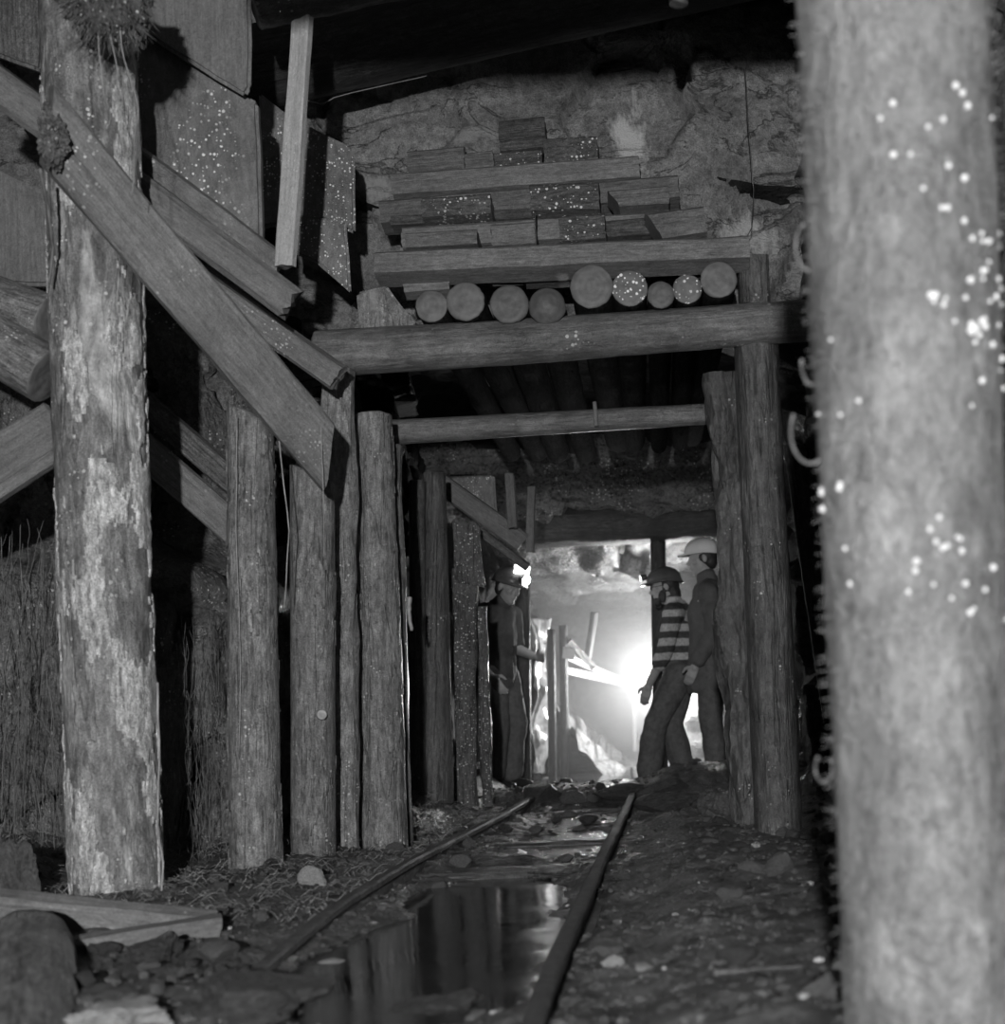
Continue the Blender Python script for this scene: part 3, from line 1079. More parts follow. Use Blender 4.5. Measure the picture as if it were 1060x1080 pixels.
# the thin stem it hangs on, and its long stray roots
tb = Tubes()
for k in range(3):
    p = Vector((.04 * k - .03, -.02, -.08))
    tb.add(strand(p, p + Vector((.03, 0, -.32 - .1 * k)), .05, 14, 3.3 + k), .0022, 4, .5)
o = tb.obj('stray_roots', 'root_pale', clump)
o['kind'] = 'stuff'
log('hanging_stub', W(716, 4, 5.0), W(712, -90, 5.0), .035, .045, 'bark_black', 'end_dark', 'short dark stub hanging from the roof above the rock face', 'stub', seed=90, nseg=20)

# ------------------------------------------------------------------ inner chute
IC = bpy.data.objects.new('ore_chute', None)
COL.objects.link(IC)
IC.location = W(510, 560, 8.6)
IC.empty_display_size = .2
tag(IC, 'smaller ore chute deep inside the drift above the lit cap lamp', 'ore chute')
part_of(IC, board('sloping_timber', W(462, 508, 8.5), W(551, 572, 8.6), .12, .08, 'board_plain', 'end', 'short sloping timber of the small chute inside the drift', 'timber', nrm=(0, 1, .2), seed=91))
part_of(IC, board('lath', W(500, 556, 8.6), W(556, 598, 8.7), .05, .06, 'board_dark', 'end', 'thin lath under the small inner chute', 'timber', nrm=(0, 1, .2), seed=92))
part_of(IC, board('upright_board', W(541, 556, 8.45), W(537, 500, 8.45), .055, .03, 'board_plain', 'end', 'short upright board on the small inner chute', 'board', nrm=(.3, 1, 0), seed=93))
part_of(IC, board('upright_board', W(559, 582, 8.6), W(561, 514, 8.6), .05, .03, 'board_plain', 'end', 'second upright board right of the small inner chute', 'board', nrm=(.3, 1, 0), seed=94))
part_of(IC, plate('chute_panel', [W(472, 500, 8.8), W(522, 500, 8.8), W(524, 552, 8.8), W(474, 516, 8.8)], .04, 'panel_wet', 'speckled panel of the small inner chute', 'panel', 'chute panels'))

# ------------------------------------------------------------------ track
def sweep(name, path, prof, mat, label, cat, group=None):
    n, m = len(path), len(prof)
    verts, faces = [], []
    c = path[0]
    for i, p in enumerate(path):
        d = (path[min(i + 1, n - 1)] - path[max(i - 1, 0)])
        d.z = 0
        d.normalize()
        s = Vector((d.y, -d.x, 0))
        for (u, w) in prof:
            e = noise.noise(Vector((u * 40, p.y * 9, w * 40))) * .004
            verts.append(p - c + s * (u + e) + Vector((0, 0, w + e)))
    for i in range(n - 1):
        for j in range(m):
            k = (j + 1) % m
            faces.append((i * m + j, i * m + k, (i + 1) * m + k, (i + 1) * m + j))
    faces.append(tuple(range(m)))
    faces.append(tuple((n - 1) * m + j for j in range(m))[::-1])
    o = link(name, verts, faces, mat, True, None, None, c)
    md = o.modifiers.new('edge', 'EDGE_SPLIT')
    md.split_angle = math.radians(40)
    return tag(o, label, cat, group)


prof = [(-.035, -.03), (.035, -.03), (.035, -.018), (.008, -.01), (.008, .03), (.021, .036), (.021, .052), (.014, .058), (-.014, .058), (-.021, .052), (-.021, .036), (-.008, .03), (-.008, -.01), (-.035, -.018)]


def lerp_path(keys, n):
    out = []
    for i in range(n + 1):
        y = keys[0][0] + (keys[-1][0] - keys[0][0]) * i / n
        for a, b in zip(keys, keys[1:]):
            if a[0] <= y <= b[0]:
                f = (y - a[0]) / (b[0] - a[0])
                x = a[1] + (b[1] - a[1]) * f
                z = a[2] + (b[2] - a[2]) * f
        out.append(Vector((x, y, z)))
    for _ in range(8):
        out = [out[0]] + [(out[i - 1] + out[i] * 2 + out[i + 1]) / 4 for i in range(1, len(out) - 1)] + [out[-1]]
    return out


sweep('rail', lerp_path([(2.6, -1.02, -.14), (3.4, -1.0, -.07), (4.2, -.98, -.02), (5.2, -.93, 0), (6.2, -.87, .0), (7.3, -.81, .0), (8.6, -.77, .0)], 70), prof, 'rail', 'muddy iron rail left of the puddle', 'rail', 'track rails')
sweep('rail', lerp_path([(2.0, -.235, -.01), (3.0, -.243, -.005), (4.2, -.222, 0), (5.5, -.205, .0), (7.3, -.172, .0), (8.9, -.15, .0)], 80), prof, 'rail', 'muddy iron rail right of the puddle', 'rail', 'track rails')
for (y, lab) in ((5.35, 'flat sleeper crossing the near puddle'), (6.35, 'sleeper half under the glinting water'), (8.1, 'sleeper buried near the rubble bank')):
    board('sleeper', Vector((-1.05, y, -.045)), Vector((-.02, y + .05, -.045)), .13, .08, 'bark_dark', 'end_dark', lab, 'sleeper', 'track sleepers', nrm=(0, 0, 1), rough=.01)

# ------------------------------------------------------------------ stones
def stone_mesh(seed, sub=3, facets=11):
    rg = random.Random(seed)
    bm = bmesh.new()
    bmesh.ops.create_icosphere(bm, subdivisions=sub, radius=1)
    pl = []
    for _ in range(facets):
        n = Vector((rg.gauss(0, 1), rg.gauss(0, 1), rg.gauss(0, 1))).normalized()
        pl.append((n, rg.uniform(.5, .85)))
    sv = Vector((seed, seed * 2.3, 1))
    for v in bm.verts:
        for n, d in pl:
            k = v.co.dot(n) - d
            if k > 0:
                v.co -= n * k
        v.co += v.co.normalized() * noise.fractal(v.co * 2.5 + sv, .8, 2, 5) * (.07 if sub < 5 else .16)
    return bm


SM = []
for i in range(10):
    bm = stone_mesh(i + 1) if i < 7 else stone_mesh(i + 1, 5, 16)
    row = {}
    for mk in ('stone', 'stone_pale', 'stone_dark'):
        me = bpy.data.meshes.new('loose_stone')
        bm.to_mesh(me)
        me.materials.append(MAT[mk])
        for p in me.polygons:
            p.use_smooth = True
        me.set_sharp_from_angle(angle=math.radians(28))
        row[mk] = me
    SM.append(row)
    bm.free()


def stone(x, y, sx, sy, sz, mat='stone', k=0, label=None, rz=0, sink=.3, name='loose_stone', group=None, z=None):
    o = bpy.data.objects.new(name, SM[k % 10][mat])
    COL.objects.link(o)
    zz = ground(x, y) if z is None else z
    o.location = (x, y, zz + sz * (1 - 2 * sink) * .8)
    o.scale = (sx, sy, sz)
    o.rotation_euler = (0, 0, rz)
    tag(o, label, 'stone', group)
    return o


def on_floor(px, py):
    # depth at which the floor is met
    d = 5.0
    for _ in range(60):
        w = W(px, py, d)
        err = w.z - ground(w.x, w.y)
        d += err * 2.2
        d = max(1.8, min(15, d))
    return W(px, py, d)


def pstone(px, py, wpx, hpx, mat, k, label, rz=0.0, sink=.25, deep=1.0):
    w = on_floor(px, py)
    s = w.y / F
    return stone(w.x, w.y, wpx * s * .6, wpx * s * .6 * deep, hpx * s * .68, mat, k, label, rz, sink)


pstone(330, 932, 26, 22, 'stone_pale', 0, 'white stone at the foot of the post with the knot')
pstone(350, 1026, 34, 16, 'stone_pale', 1, 'pale flat stone left of the puddle edge')
pstone(460, 987, 12, 12, 'stone_pale', 2, 'small white stone standing in the puddle')
pstone(645, 1020, 24, 14, 'stone_pale', 3, 'small pale stone right of the right rail')
pstone(680, 1022, 22, 8, 'stone_pale', 4, 'thin pale chip right of the right rail')
pstone(757, 860, 46, 34, 'stone', 7, 'grey boulder lying left of the split slab post')
pstone(822, 918, 34, 22, 'stone', 6, 'grey stone at the foot of the dark round post')
pstone(800, 922, 20, 12, 'stone', 3, 'flat stone in front of the right entry slabs')
pstone(270, 1072, 150, 62, 'stone_dark', 7, 'big dark boulder at the bottom left of the frame')
pstone(120, 1085, 120, 40, 'stone_pale', 8, 'blurred white stone at the bottom beside the near log')
pstone(465, 1078, 120, 36, 'stone_dark', 9, 'dark boulder at the bottom beside the puddle')
pstone(230, 1010, 40, 20, 'stone', 1, 'pale grey stone in front of the crossed boards')
pstone(170, 1010, 60, 26, 'stone_dark', 9, 'dark stone under the crossed boards')
pstone(12, 945, 60, 90, 'stone', 8, 'upright grey rock at the left edge beside the pale post')
pstone(487, 913, 24, 14, 'stone', 2, 'grey stone on the left rail')
pstone(621, 868, 20, 10, 'stone_dark', 1, 'dark stone in the glinting water')
pstone(572, 842, 44, 22, 'stone_dark', 4, 'dark lump of the rubble bank before the far pool')
pstone(606, 846, 26, 14, 'stone', 0, 'lighter lump on the rubble bank')
pstone(655, 842, 60, 18, 'stone_dark', 3, 'long dark lump across the end of the right rail')
pstone(700, 838, 70, 20, 'stone_dark', 5, "dark lump at the bearded miner's feet")
pstone(705, 852, 60, 20, 'stone_dark', 2, 'dark lump in front of the two standing men')
pstone(1010, 1010, 24, 20, 'stone_pale', 5, 'pale stone lying hidden behind the near post')
pstone(868, 1050, 40, 26, 'stone', 5, 'grey stone beside the foot of the near post')
rg = random.Random(21)
zones = [(-1.7, -.85, 2.5, 3.8, 34), (-.85, -.25, 6.0, 8.4, 16), (-1.9, -.95, 3.6, 7.5, 46), (-.15, .75, 3.0, 8.2, 46), (-.9, -.25, 4.0, 8.6, 22), (-1.2, .5, 8.6, 9.8, 18)]
for (x0, x1, y0, y1, n) in zones:
    for i in range(n):
        x, y = rg.uniform(x0, x1), rg.uniform(y0, y1)
        s = rg.choice((.018, .024, .03, .04)) * rg.uniform(.8, 1.2)
        stone(x, y, s * rg.uniform(.9, 1.5), s, s * rg.uniform(.5, .8), rg.choice(('stone', 'stone', 'stone_dark')), rg.randrange(7),
              'small grey stone lying loose among the grit of the tunnel floor', rg.uniform(0, 6), .2, group='small loose stones on the tunnel floor')

# grit: thousands of chips nobody could count
bmi = bmesh.new()
bmesh.ops.create_icosphere(bmi, subdivisions=1, radius=1)
base_v = [v.co.copy() for v in bmi.verts]
base_f = [tuple(v.index for v in f.verts) for f in bmi.faces]
bmi.free()
gv, gf, gm = [], [], []
rg = random.Random(4)
for i in range(9000):
    y = 2.4 + 7.6 * rg.random() ** 1.3
    x = rg.uniform(-2.3, .95)
    if bumpf(x, y, -.6, 3.6, .32, .8) > .5 or bumpf(x, y, -.58, 4.85, .24, .5) > .5:
        if rg.random() < .96:
            continue
    s = rg.choice((.003, .005, .007, .011)) * rg.uniform(.7, 1.3)
    z = ground(x, y)
    b = len(gv)
    sx, sy, sz = rg.uniform(.7, 1.6), rg.uniform(.7, 1.4), rg.uniform(.5, .9)
    sd = rg.uniform(0, 99)
    for v in base_v:
        k = 1 + .4 * noise.noise(v * 1.5 + Vector((sd, sd, sd)))
        gv.append(Vector((x + v.x * s * sx * k, y + v.y * s * sy * k, z + s * .25 + v.z * s * sz * k)))
    m = 1 if rg.random() < .015 else 0
    for f in base_f:
        gf.append(tuple(b + j for j in f))
        gm.append(m)
o = link('grit', gv, gf, ['mud', 'stone_pale'], False, gm)
tag(o, 'fine grit and stone chips strewn over the muddy floor', 'grit', None, 'stuff')

# ------------------------------------------------------------------ foreground timbers at lower left
log('fallen_log', W(24, 1170, 2.5), W(30, 1003, 3.75), .118, .112, 'bark_mid', 'end', 'blurred fallen log at the bottom left corner', 'log', seed=101, nseg=56, step=.03, amp=.06)
board('fallen_board', W(-70, 952, 3.95), W(226, 982, 4.05), .105, .07, 'board', 'end', 'upper board of the crossed pair lying beside the fallen log', 'board', nrm=(0, 1, .35), seed=102)
board('fallen_board', W(20, 1024, 3.72), W(228, 990, 3.93), .125, .06, 'board_plain', 'end', 'lower board of the crossed pair, angled up to the right', 'board', nrm=(0, 1, .15), seed=103, cut1=-.03)
for (px, py, l, lab) in ((800, 1030, 90, 'dark twig lying on the grit near the near post'), (905, 1005, 60, 'short stick beside the shadow of the near post')):
    p = on_floor(px - l / 2, py)
    p2 = on_floor(px + l / 2, py - 4)
    log('twig', p + Vector((0, 0, .008)), p2 + Vector((0, 0, .012)), .008, .005, 'bark_dark', 'end_dark', lab, 'twig', nseg=12, step=.03, amp=.1)

# ------------------------------------------------------------------ roots and straw
rg = random.Random(12)
tb = Tubes()
for i in range(150):
    px = rg.gauss(rg.choice((-10, 8, 22, 45, 62, 80)), 7)
    py0 = rg.uniform(540, 860)
    d = 5.36 - .0013 * (40 - px) + rg.uniform(-.10, .04)
    ln = rg.uniform(40, 200)
    p0 = W(px, py0, d)
    p1 = W(px + rg.gauss(0, 14), min(960, py0 + ln), d - rg.uniform(0, .12))
    tb.add(strand(p0, p1, .035, 9, i * .37), rg.choice((.0008, .0011, .0018)), 3, .6)
o = tb.obj('hanging_roots', 'root')
tag(o, 'curtain of thin roots hanging over the rock at the left edge', 'roots', None, 'stuff')
tb = Tubes()
for i in range(130):
    px = rg.uniform(165, 245)
    py0 = rg.uniform(640, 860)
    p0 = W(px, py0, 5.6)
    p1 = W(px + rg.gauss(0, 9), min(950, py0 + rg.uniform(40, 150)), 5.5)
    tb.add(strand(p0, p1, .05, 8, i * .77), .001, 3, .6)
o = tb.obj('hanging_roots', 'root')
tag(o, 'fine roots on the rock between pale post and cracked grey post', 'roots', None, 'stuff')
tb = Tubes()
for i in range(2600):
    x, y = rg.uniform(-2.5, -1.0), rg.uniform(4.1, 6.6)
    if rg.random() < .3:
        x, y = rg.uniform(-1.5, -1.0), rg.uniform(6.5, 8.3)
    z = ground(x, y)
    a = rg.uniform(0, 2 * PI)
    ln = rg.uniform(.02, .08)
    dr = Vector((math.cos(a), math.sin(a), rg.uniform(.0, .5))) * ln
    p = Vector((x, y, z + .003))
    tb.add([p, p + dr * .5 + Vector((0, 0, .012)), p + dr], .0009, 3, .6)
o = tb.obj('straw_litter', 'straw')
tag(o, 'straw and root litter on the bank among the left posts', 'straw', None, 'stuff')


def vine(pts, d, r, label, mat='root_pale', seed=1.0):
    w = []
    P = [W(x, y, dd) for (x, y, dd) in pts]
    for a, b in zip(P, P[1:]):
        s = strand(a, b, .004, 8, seed)
        w += s[:-1]
    w.append(P[-1])
    tb = Tubes()
    tb.add(w, r, 5, .7)
    return tag(tb.obj('hanging_root', mat, None, P[0]), label, 'root')


vine([(256, 405, 4.9), (290, 430, 5.12), (296, 480, 5.15), (305, 560, 5.2), (300, 640, 5.22)], 0, .0028, 'thin pale root trailing from the diagonal timber over a dark gap', seed=2)
vine([(338, 430, 5.1), (341, 520, 5.12), (342, 590, 5.3)], 0, .002, 'short straight root under the lower end of the diagonal timber', seed=3)
vine([(42, 178, 4.3), (50, 215, 4.4), (56, 260, 4.5), (52, 300, 4.55)], 0, .006, 'thick drooping root below the upper end of the diagonal timber', 'root', 4)
vine([(166, 720, 4.62), (168, 800, 4.62), (166, 870, 4.64), (172, 910, 4.6), (170, 965, 4.6)], 0, .004, 'pale root running down the right side of the pale post', seed=5)
vine([(250, 440, 5.18), (249, 560, 5.19), (254, 700, 5.19), (252, 800, 5.19)], 0, .002, 'straight root down the front of the cracked grey post', seed=6)
vine([(564, 222, 6.0), (565, 245, 6.0), (566, 266, 6.0)], 0, .004, 'dark wire hanging between the crib blocks', 'iron', 7)
vine([(785, 60, 6.35), (790, 140, 6.35), (795, 200, 6.4), (793, 240, 6.4), (785, 255, 6.4)], 0, .003, 'thin cable hanging down the rock face at the right', 'iron', 8)
vine([(324, 106, 5.93), (340, 110, 5.92), (352, 103, 5.92), (370, 98, 5.93), (450, 80, 5.95)], 0, .003, 'pale thread along the underside of the big roof log', 'root', 9)
vine([(432, 630, 6.35), (431, 645, 6.34), (434, 665, 6.34)], 0, .012, 'small pale fungus on the dark slab behind the left entry post', 'root_pale', 10)

# ------------------------------------------------------------------ far end: posts, pipes, boards, wet rock
for (px, py0, py1, d, w, lab) in ((553, 836, 600, 11.3, 16, 'black wet post close beside the lit cap lamp'),
                                   (583, 828, 664, 12.3, 9, 'slim black post, middle of the far left row'),
                                   (596, 826, 660, 12.6, 9, 'slim black post with a bright edge beside the pipes')):
    post(px, py0, px - 2, py1, d, w, w, 'bark_black', lab, seed=px * .1, nseg=20, step=.06, amp=.12)
board('far_board', W(594, 688, 12.5), W(606, 690, 12.5), .10, .04, 'pipe', 'end', 'pale board end beside the pipes in the far drift', 'board', nrm=(0, 1, .3), seed=120)
board('far_board', W(620, 694, 12.9), W(627, 646, 12.8), .055, .06, 'bark_black', 'end_dark', 'black upright board with bright stripe above the pipes', 'board', nrm=(.6, 1, 0), seed=121)
board('far_board', W(626, 704, 12.8), W(600, 676, 12.6), .06, .04, 'bark_dark', 'end_dark', 'sloping dark board above the pale board end', 'board', seed=122)
log('pipe', W(596, 692, 13.0), W(652, 716, 14.2), .030, .032, 'pipe', 'pipe', 'upper white pipe running back along the far wall', 'pipe', 'pipes on the far wall', seed=1, nseg=20, step=.1, amp=.01)
log('pipe', W(596, 707, 13.0), W(660, 721, 14.3), .034, .037, 'pipe', 'pipe', 'lower white pipe running back along the far wall', 'pipe', 'pipes on the far wall', seed=2, nseg=20, step=.1, amp=.01)
log('drip_stalk', W(670, 792, 15.5), W(669, 722, 15.5), .024, .03, 'pipe', 'pipe', 'thin pale upright stalk standing before the bright mist', 'stalk', seed=3, nseg=14, step=.06, amp=.2)


sv_, sf_ = [], []
for i in range(61):
    for j in range(13):
        px, py = 560 + 18 * j / 12, 652 + 164 * i / 60
        w_ = W(px, py, 12.0 + .55 * j / 12)
        q_ = Vector((w_.x * 9, w_.y * 3, w_.z * 3.2))
        sv_.append(w_ + Vector((noise.fractal(q_, .9, 2, 4) * .07, noise.fractal(q_ + Vector((5, 5, 5)), .9, 2, 4) * .09, 0)))
for i in range(60):
    for j in range(12):
        k_ = i * 13 + j
        sf_.append((k_, k_ + 1, k_ + 14, k_ + 13))
MAT['sheet'] = plain('wet sheeting', .4, .18, .4, 12, .6, .8)
o = link('wet_sheeting', sv_, sf_, 'sheet')
md = o.modifiers.new('thick', 'SOLIDIFY')
md.thickness = .006
tag(o, 'crumpled shining wet sheeting hanging left of the slim black posts', 'sheeting')


def slope(u, v):
    # glossy wet spoil lying against the far left wall
    x = -1.05 + u * .85
    y = 12.6 + v * 4.2
    h = (1 - u) ** 1.6 * (1.0 - .35 * v)
    return Vector((x + .05 * rocky(Vector((x, y, h))), y, -.05 + h + .35 * rocky(Vector((x, y, h * 2)), .12, .16, 2.4)))


verts, faces = [], []
NU, NV = 44, 60
for i in range(NV + 1):
    for j in range(NU + 1):
        verts.append(slope(j / NU, i / NV))
for i in range(NV):
    for j in range(NU):
        q = i * (NU + 1) + j
        faces.append((q, q + 1, q + NU + 2, q + NU + 1))
MAT['wetspoil'] = rock('wet spoil', .16, .40, 7, .2, 1.0, .8, strata=(1.5, 1.5, .6))
o = link('spoil_heap', verts, faces, 'wetspoil')
tag(o, 'wet shining spoil heap against the far left wall under the pipes', 'spoil heap')

# ------------------------------------------------------------------ people
class Blob:
    """soft union of tapered capsules and ellipsoids, made one skin by a voxel remesh"""

    def __init__(s):
        s.bm = bmesh.new()

    def cap(s, p, q, r0, r1, n=14):
        p, q = Vector(p), Vector(q)
        z = (q - p)
        L = z.length
        z.normalize()
        rot = Vector((0, 0, 1)).rotation_difference(z)
        rings = []
        for i in range(6):
            t = PI / 2 * i / 6
            rings.append((-math.cos(t) * r0, math.sin(t) * r0 + 1e-4))
        for i in range(5):
            rings.append((L * i / 4, r0 + (r1 - r0) * i / 4))
        for i in range(1, 7):
            t = PI / 2 * i / 6
            rings.append((L + math.sin(t) * r1, math.cos(t) * r1 + 1e-4))
        prev = None
        for (zz, rr) in rings:
            cur = [s.bm.verts.new(p + rot @ Vector((math.cos(2 * PI * j / n) * rr, math.sin(2 * PI * j / n) * rr, zz))) for j in range(n)]
            if prev:
                for j in range(n):
                    k = (j + 1) % n
                    s.bm.faces.new((prev[j], prev[k], cur[k], cur[j]))
            else:
                s.bm.faces.new(cur[::-1])
            prev = cur
        s.bm.faces.new(prev)

    def chain(s, pts):
        for (p, r), (q, r2) in zip(pts, pts[1:]):
            s.cap(p, q, r, r2)

    def ell(s, c, r, rot=None):
        m = Matrix.Translation(Vector(c)) @ (Euler(rot).to_matrix().to_4x4() if rot else Matrix.Identity(4)) @ Matrix.Diagonal((*r, 1))
        bmesh.ops.create_uvsphere(s.bm, u_segments=20, v_segments=14, radius=1, matrix=m)

    def obj(s, name, mat, parent, voxel=.010, smooth=3, wrinkle=0.0, cut=None):
        me = bpy.data.meshes.new(name)
        s.bm.to_mesh(me)
        s.bm.free()
        tmp = bpy.data.objects.new(name + '_tmp', me)
        COL.objects.link(tmp)
        md = tmp.modifiers.new('r', 'REMESH')
        md.mode = 'VOXEL'
        md.voxel_size = voxel
        sm_ = tmp.modifiers.new('s', 'SMOOTH')
        sm_.iterations = smooth
        sm_.factor = .5
        dg = bpy.context.evaluated_depsgraph_get()
        res = bpy.data.meshes.new_from_object(tmp.evaluated_get(dg))
        bpy.data.objects.remove(tmp)
        bpy.data.meshes.remove(me)
        if cut:
            b = bmesh.new()
            b.from_mesh(res)
            bmesh.ops.delete(b, geom=[v for v in b.verts if cut(v.co)], context='VERTS')
            b.to_mesh(res)
            b.free()
        if wrinkle:
            for v in res.vertices:
                v.co += v.normal * noise.fractal(v.co * Vector((9, 9, 7)) if False else Vector((v.co.x * 9, v.co.y * 9, v.co.z * 7)), .9, 2, 4) * wrinkle
        res.name = name
        res.materials.clear()
        res.materials.append(MAT[mat])
        for p in res.polygons:
            p.use_smooth = True
        o = bpy.data.objects.new(name, res)
        COL.objects.link(o)
        o.parent = parent
        return o


def hand(b, wrist, fwd, side, palm_n, curl=.5, s=1.0):
    """palm, four unequal bent fingers, thumb from the side of the palm; fwd = along the hand, side = towards the thumb"""
    f, sd, n = Vector(fwd).normalized(), Vector(side).normalized(), Vector(palm_n).normalized()
    w = Vector(wrist)
    b.cap(w - f * .02, w + f * .02, .024 * s, .026 * s)
    for k in (-1.5, -.5, .5, 1.5):
        b.cap(w + f * .02 + sd * k * .012, w + f * .085 * s + sd * k * .018, .015 * s, .0125 * s)
    for k, ln in ((-1.5, .062), (-.5, .078), (.5, .084), (1.5, .074)):
        p = w + f * .085 * s + sd * k * .019
        d = f.copy()
        r = .0095 * s
        for i, fr in enumerate((.45, .32, .26)):
            d = (d * math.cos(curl * (.6 + .25 * i)) + n * math.sin(curl * (.6 + .25 * i))).normalized()
            q = p + d * ln * fr * s
            b.cap(p, q, r, r * .9, 10)
            p, r = q, r * .9
    p = w + f * .028 + sd * .026
    q = p + (f * .6 + sd * .7 + n * .35).normalized() * .042 * s
    b.cap(p, q, .0135 * s, .0115 * s, 10)
    b.cap(q, q + (f * .95 + sd * .15 + n * .35).normalized() * .034 * s, .0112 * s, .009 * s, 10)


def head(b, c, fwd, up):
    """c = middle of the skull; fwd = where the face looks"""
    f, u = Vector(fwd).normalized(), Vector(up).normalized()
    s = u.cross(f).normalized()   # towards the left ear
    u = f.cross(s)
    R = Matrix((f, s, u)).transposed().to_euler()
    at = lambda x, y, z: Vector(c) + f * x + s * y + u * z
    b.ell(at(-.008, 0, .03), (.098, .076, .085), R)
    b.ell(at(.020, 0, -.045), (.068, .058, .085), R)
    b.ell(at(.060, 0, -.100), (.026, .028, .024), R)
    b.ell(at(.078, 0, .018), (.016, .050, .012), R)
    b.cap(at(.084, 0, .008), at(.110, 0, -.034), .009, .0135)
    b.ell(at(.100, 0, -.040), (.012, .018, .009), R)
    b.ell(at(.084, 0, -.064), (.012, .026, .006), R)
    b.ell(at(.081, 0, -.076), (.012, .022, .007), R)
    for k in (-1, 1):
        b.ell(at(.058, .038 * k, -.025), (.026, .022, .022), R)
        b.ell(at(.078, .031 * k, .000), (.010, .014, .008), R)
        b.ell(at(-.010, .076 * k, -.008), (.020, .009, .033), R)
    return at, R


def helmet(name, at, R, mat, parent, brim=.018):
    verts, faces = [], []
    n, m = 40, 14
    Rm = R.to_matrix()
    c0 = at(-.006, 0, .048)
    for i in range(m + 1):
        t = PI / 2 * i / m
        for j in range(n):
            a = 2 * PI * j / n
            r = math.cos(t)
            ridge = .006 * max(0, math.cos(a) ** 8) * 0 + .006 * math.exp(-(math.sin(a) * r * 7) ** 2)
            verts.append(Vector((math.cos(a) * r * .132, math.sin(a) * r * .108, math.sin(t) * (.098 + ridge))))
    for i in range(m):
        for j in range(n):
            k = (j + 1) % n
            faces.append((i * n + j, i * n + k, (i + 1) * n + k, (i + 1) * n + j))
    b0 = len(verts)
    for lo in (0, 1):
        for j in range(n):
            a = 2 * PI * j / n
            fx = 1.0 + (.30 if math.cos(a) > 0 else .10) * max(0, math.cos(a)) ** 2 + .06
            verts.append(Vector((math.cos(a) * .132 * fx, math.sin(a) * .108 * 1.10, -.010 - .010 * lo - .02 * max(0, -math.cos(a)))))
    for j in range(n):
        k = (j + 1) % n
        faces.append((j, b0 + j, b0 + k, k))
        faces.append((b0 + j, b0 + n + j, b0 + n + k, b0 + k))
        faces.append((b0 + n + j, j, k, b0 + n + k))
    o = link(name, [Rm @ v + c0 for v in verts], faces, mat, True, None, parent)
    return o, c0, Rm


def cap_lamp(parent, c0, Rm, lens_mat, body='iron', r=.026):
    p0 = c0 + Rm @ Vector((.125, 0, .045))
    p1 = c0 + Rm @ Vector((.165, 0, .040))
    q, L = frame(p0, p1)
    v, f, fm = log_mesh(L, r * .85, r, 1.0, 20, .008, .0)
    lamp = link('cap_lamp', v, f, body, True, None, parent, p0, q)
    v, f, fm = log_mesh(.006, r * .86, r * .84, 1.0, 20, .003, .0)
    lens = link('lens', v, f, lens_mat, True, None, lamp, (0, 0, L))
    lens['label'] = 'lit lamp lens'
    return lamp, p1


def empty(name, loc, rz, label, cat='person'):
    o = bpy.data.objects.new(name, None)
    o.location = loc
    o.rotation_euler = (0, 0, rz)
    o.empty_display_size = .2
    COL.objects.link(o)
    return tag(o, label, cat)


def boots(parent, feet):
    for (x, y, z, yaw) in feet:
        b = Blob()
        c, s = math.cos(yaw), math.sin(yaw)
        P = lambda u, v, w: (x + c * u - s * v, y + s * u + c * v, z + w)
        b.cap(P(-.035, 0, .05), P(.02, 0, .05), .046, .048)
        b.cap(P(.02, 0, .042), P(.13, 0, .035), .045, .040)
        b.cap(P(.13, 0, .034), P(.165, -.004, .032), .042, .034)
        b.cap(P(-.03, 0, .05), P(-.03, 0, .17), .050, .056)
        b.obj('boot', 'boot', parent, .012, 2)


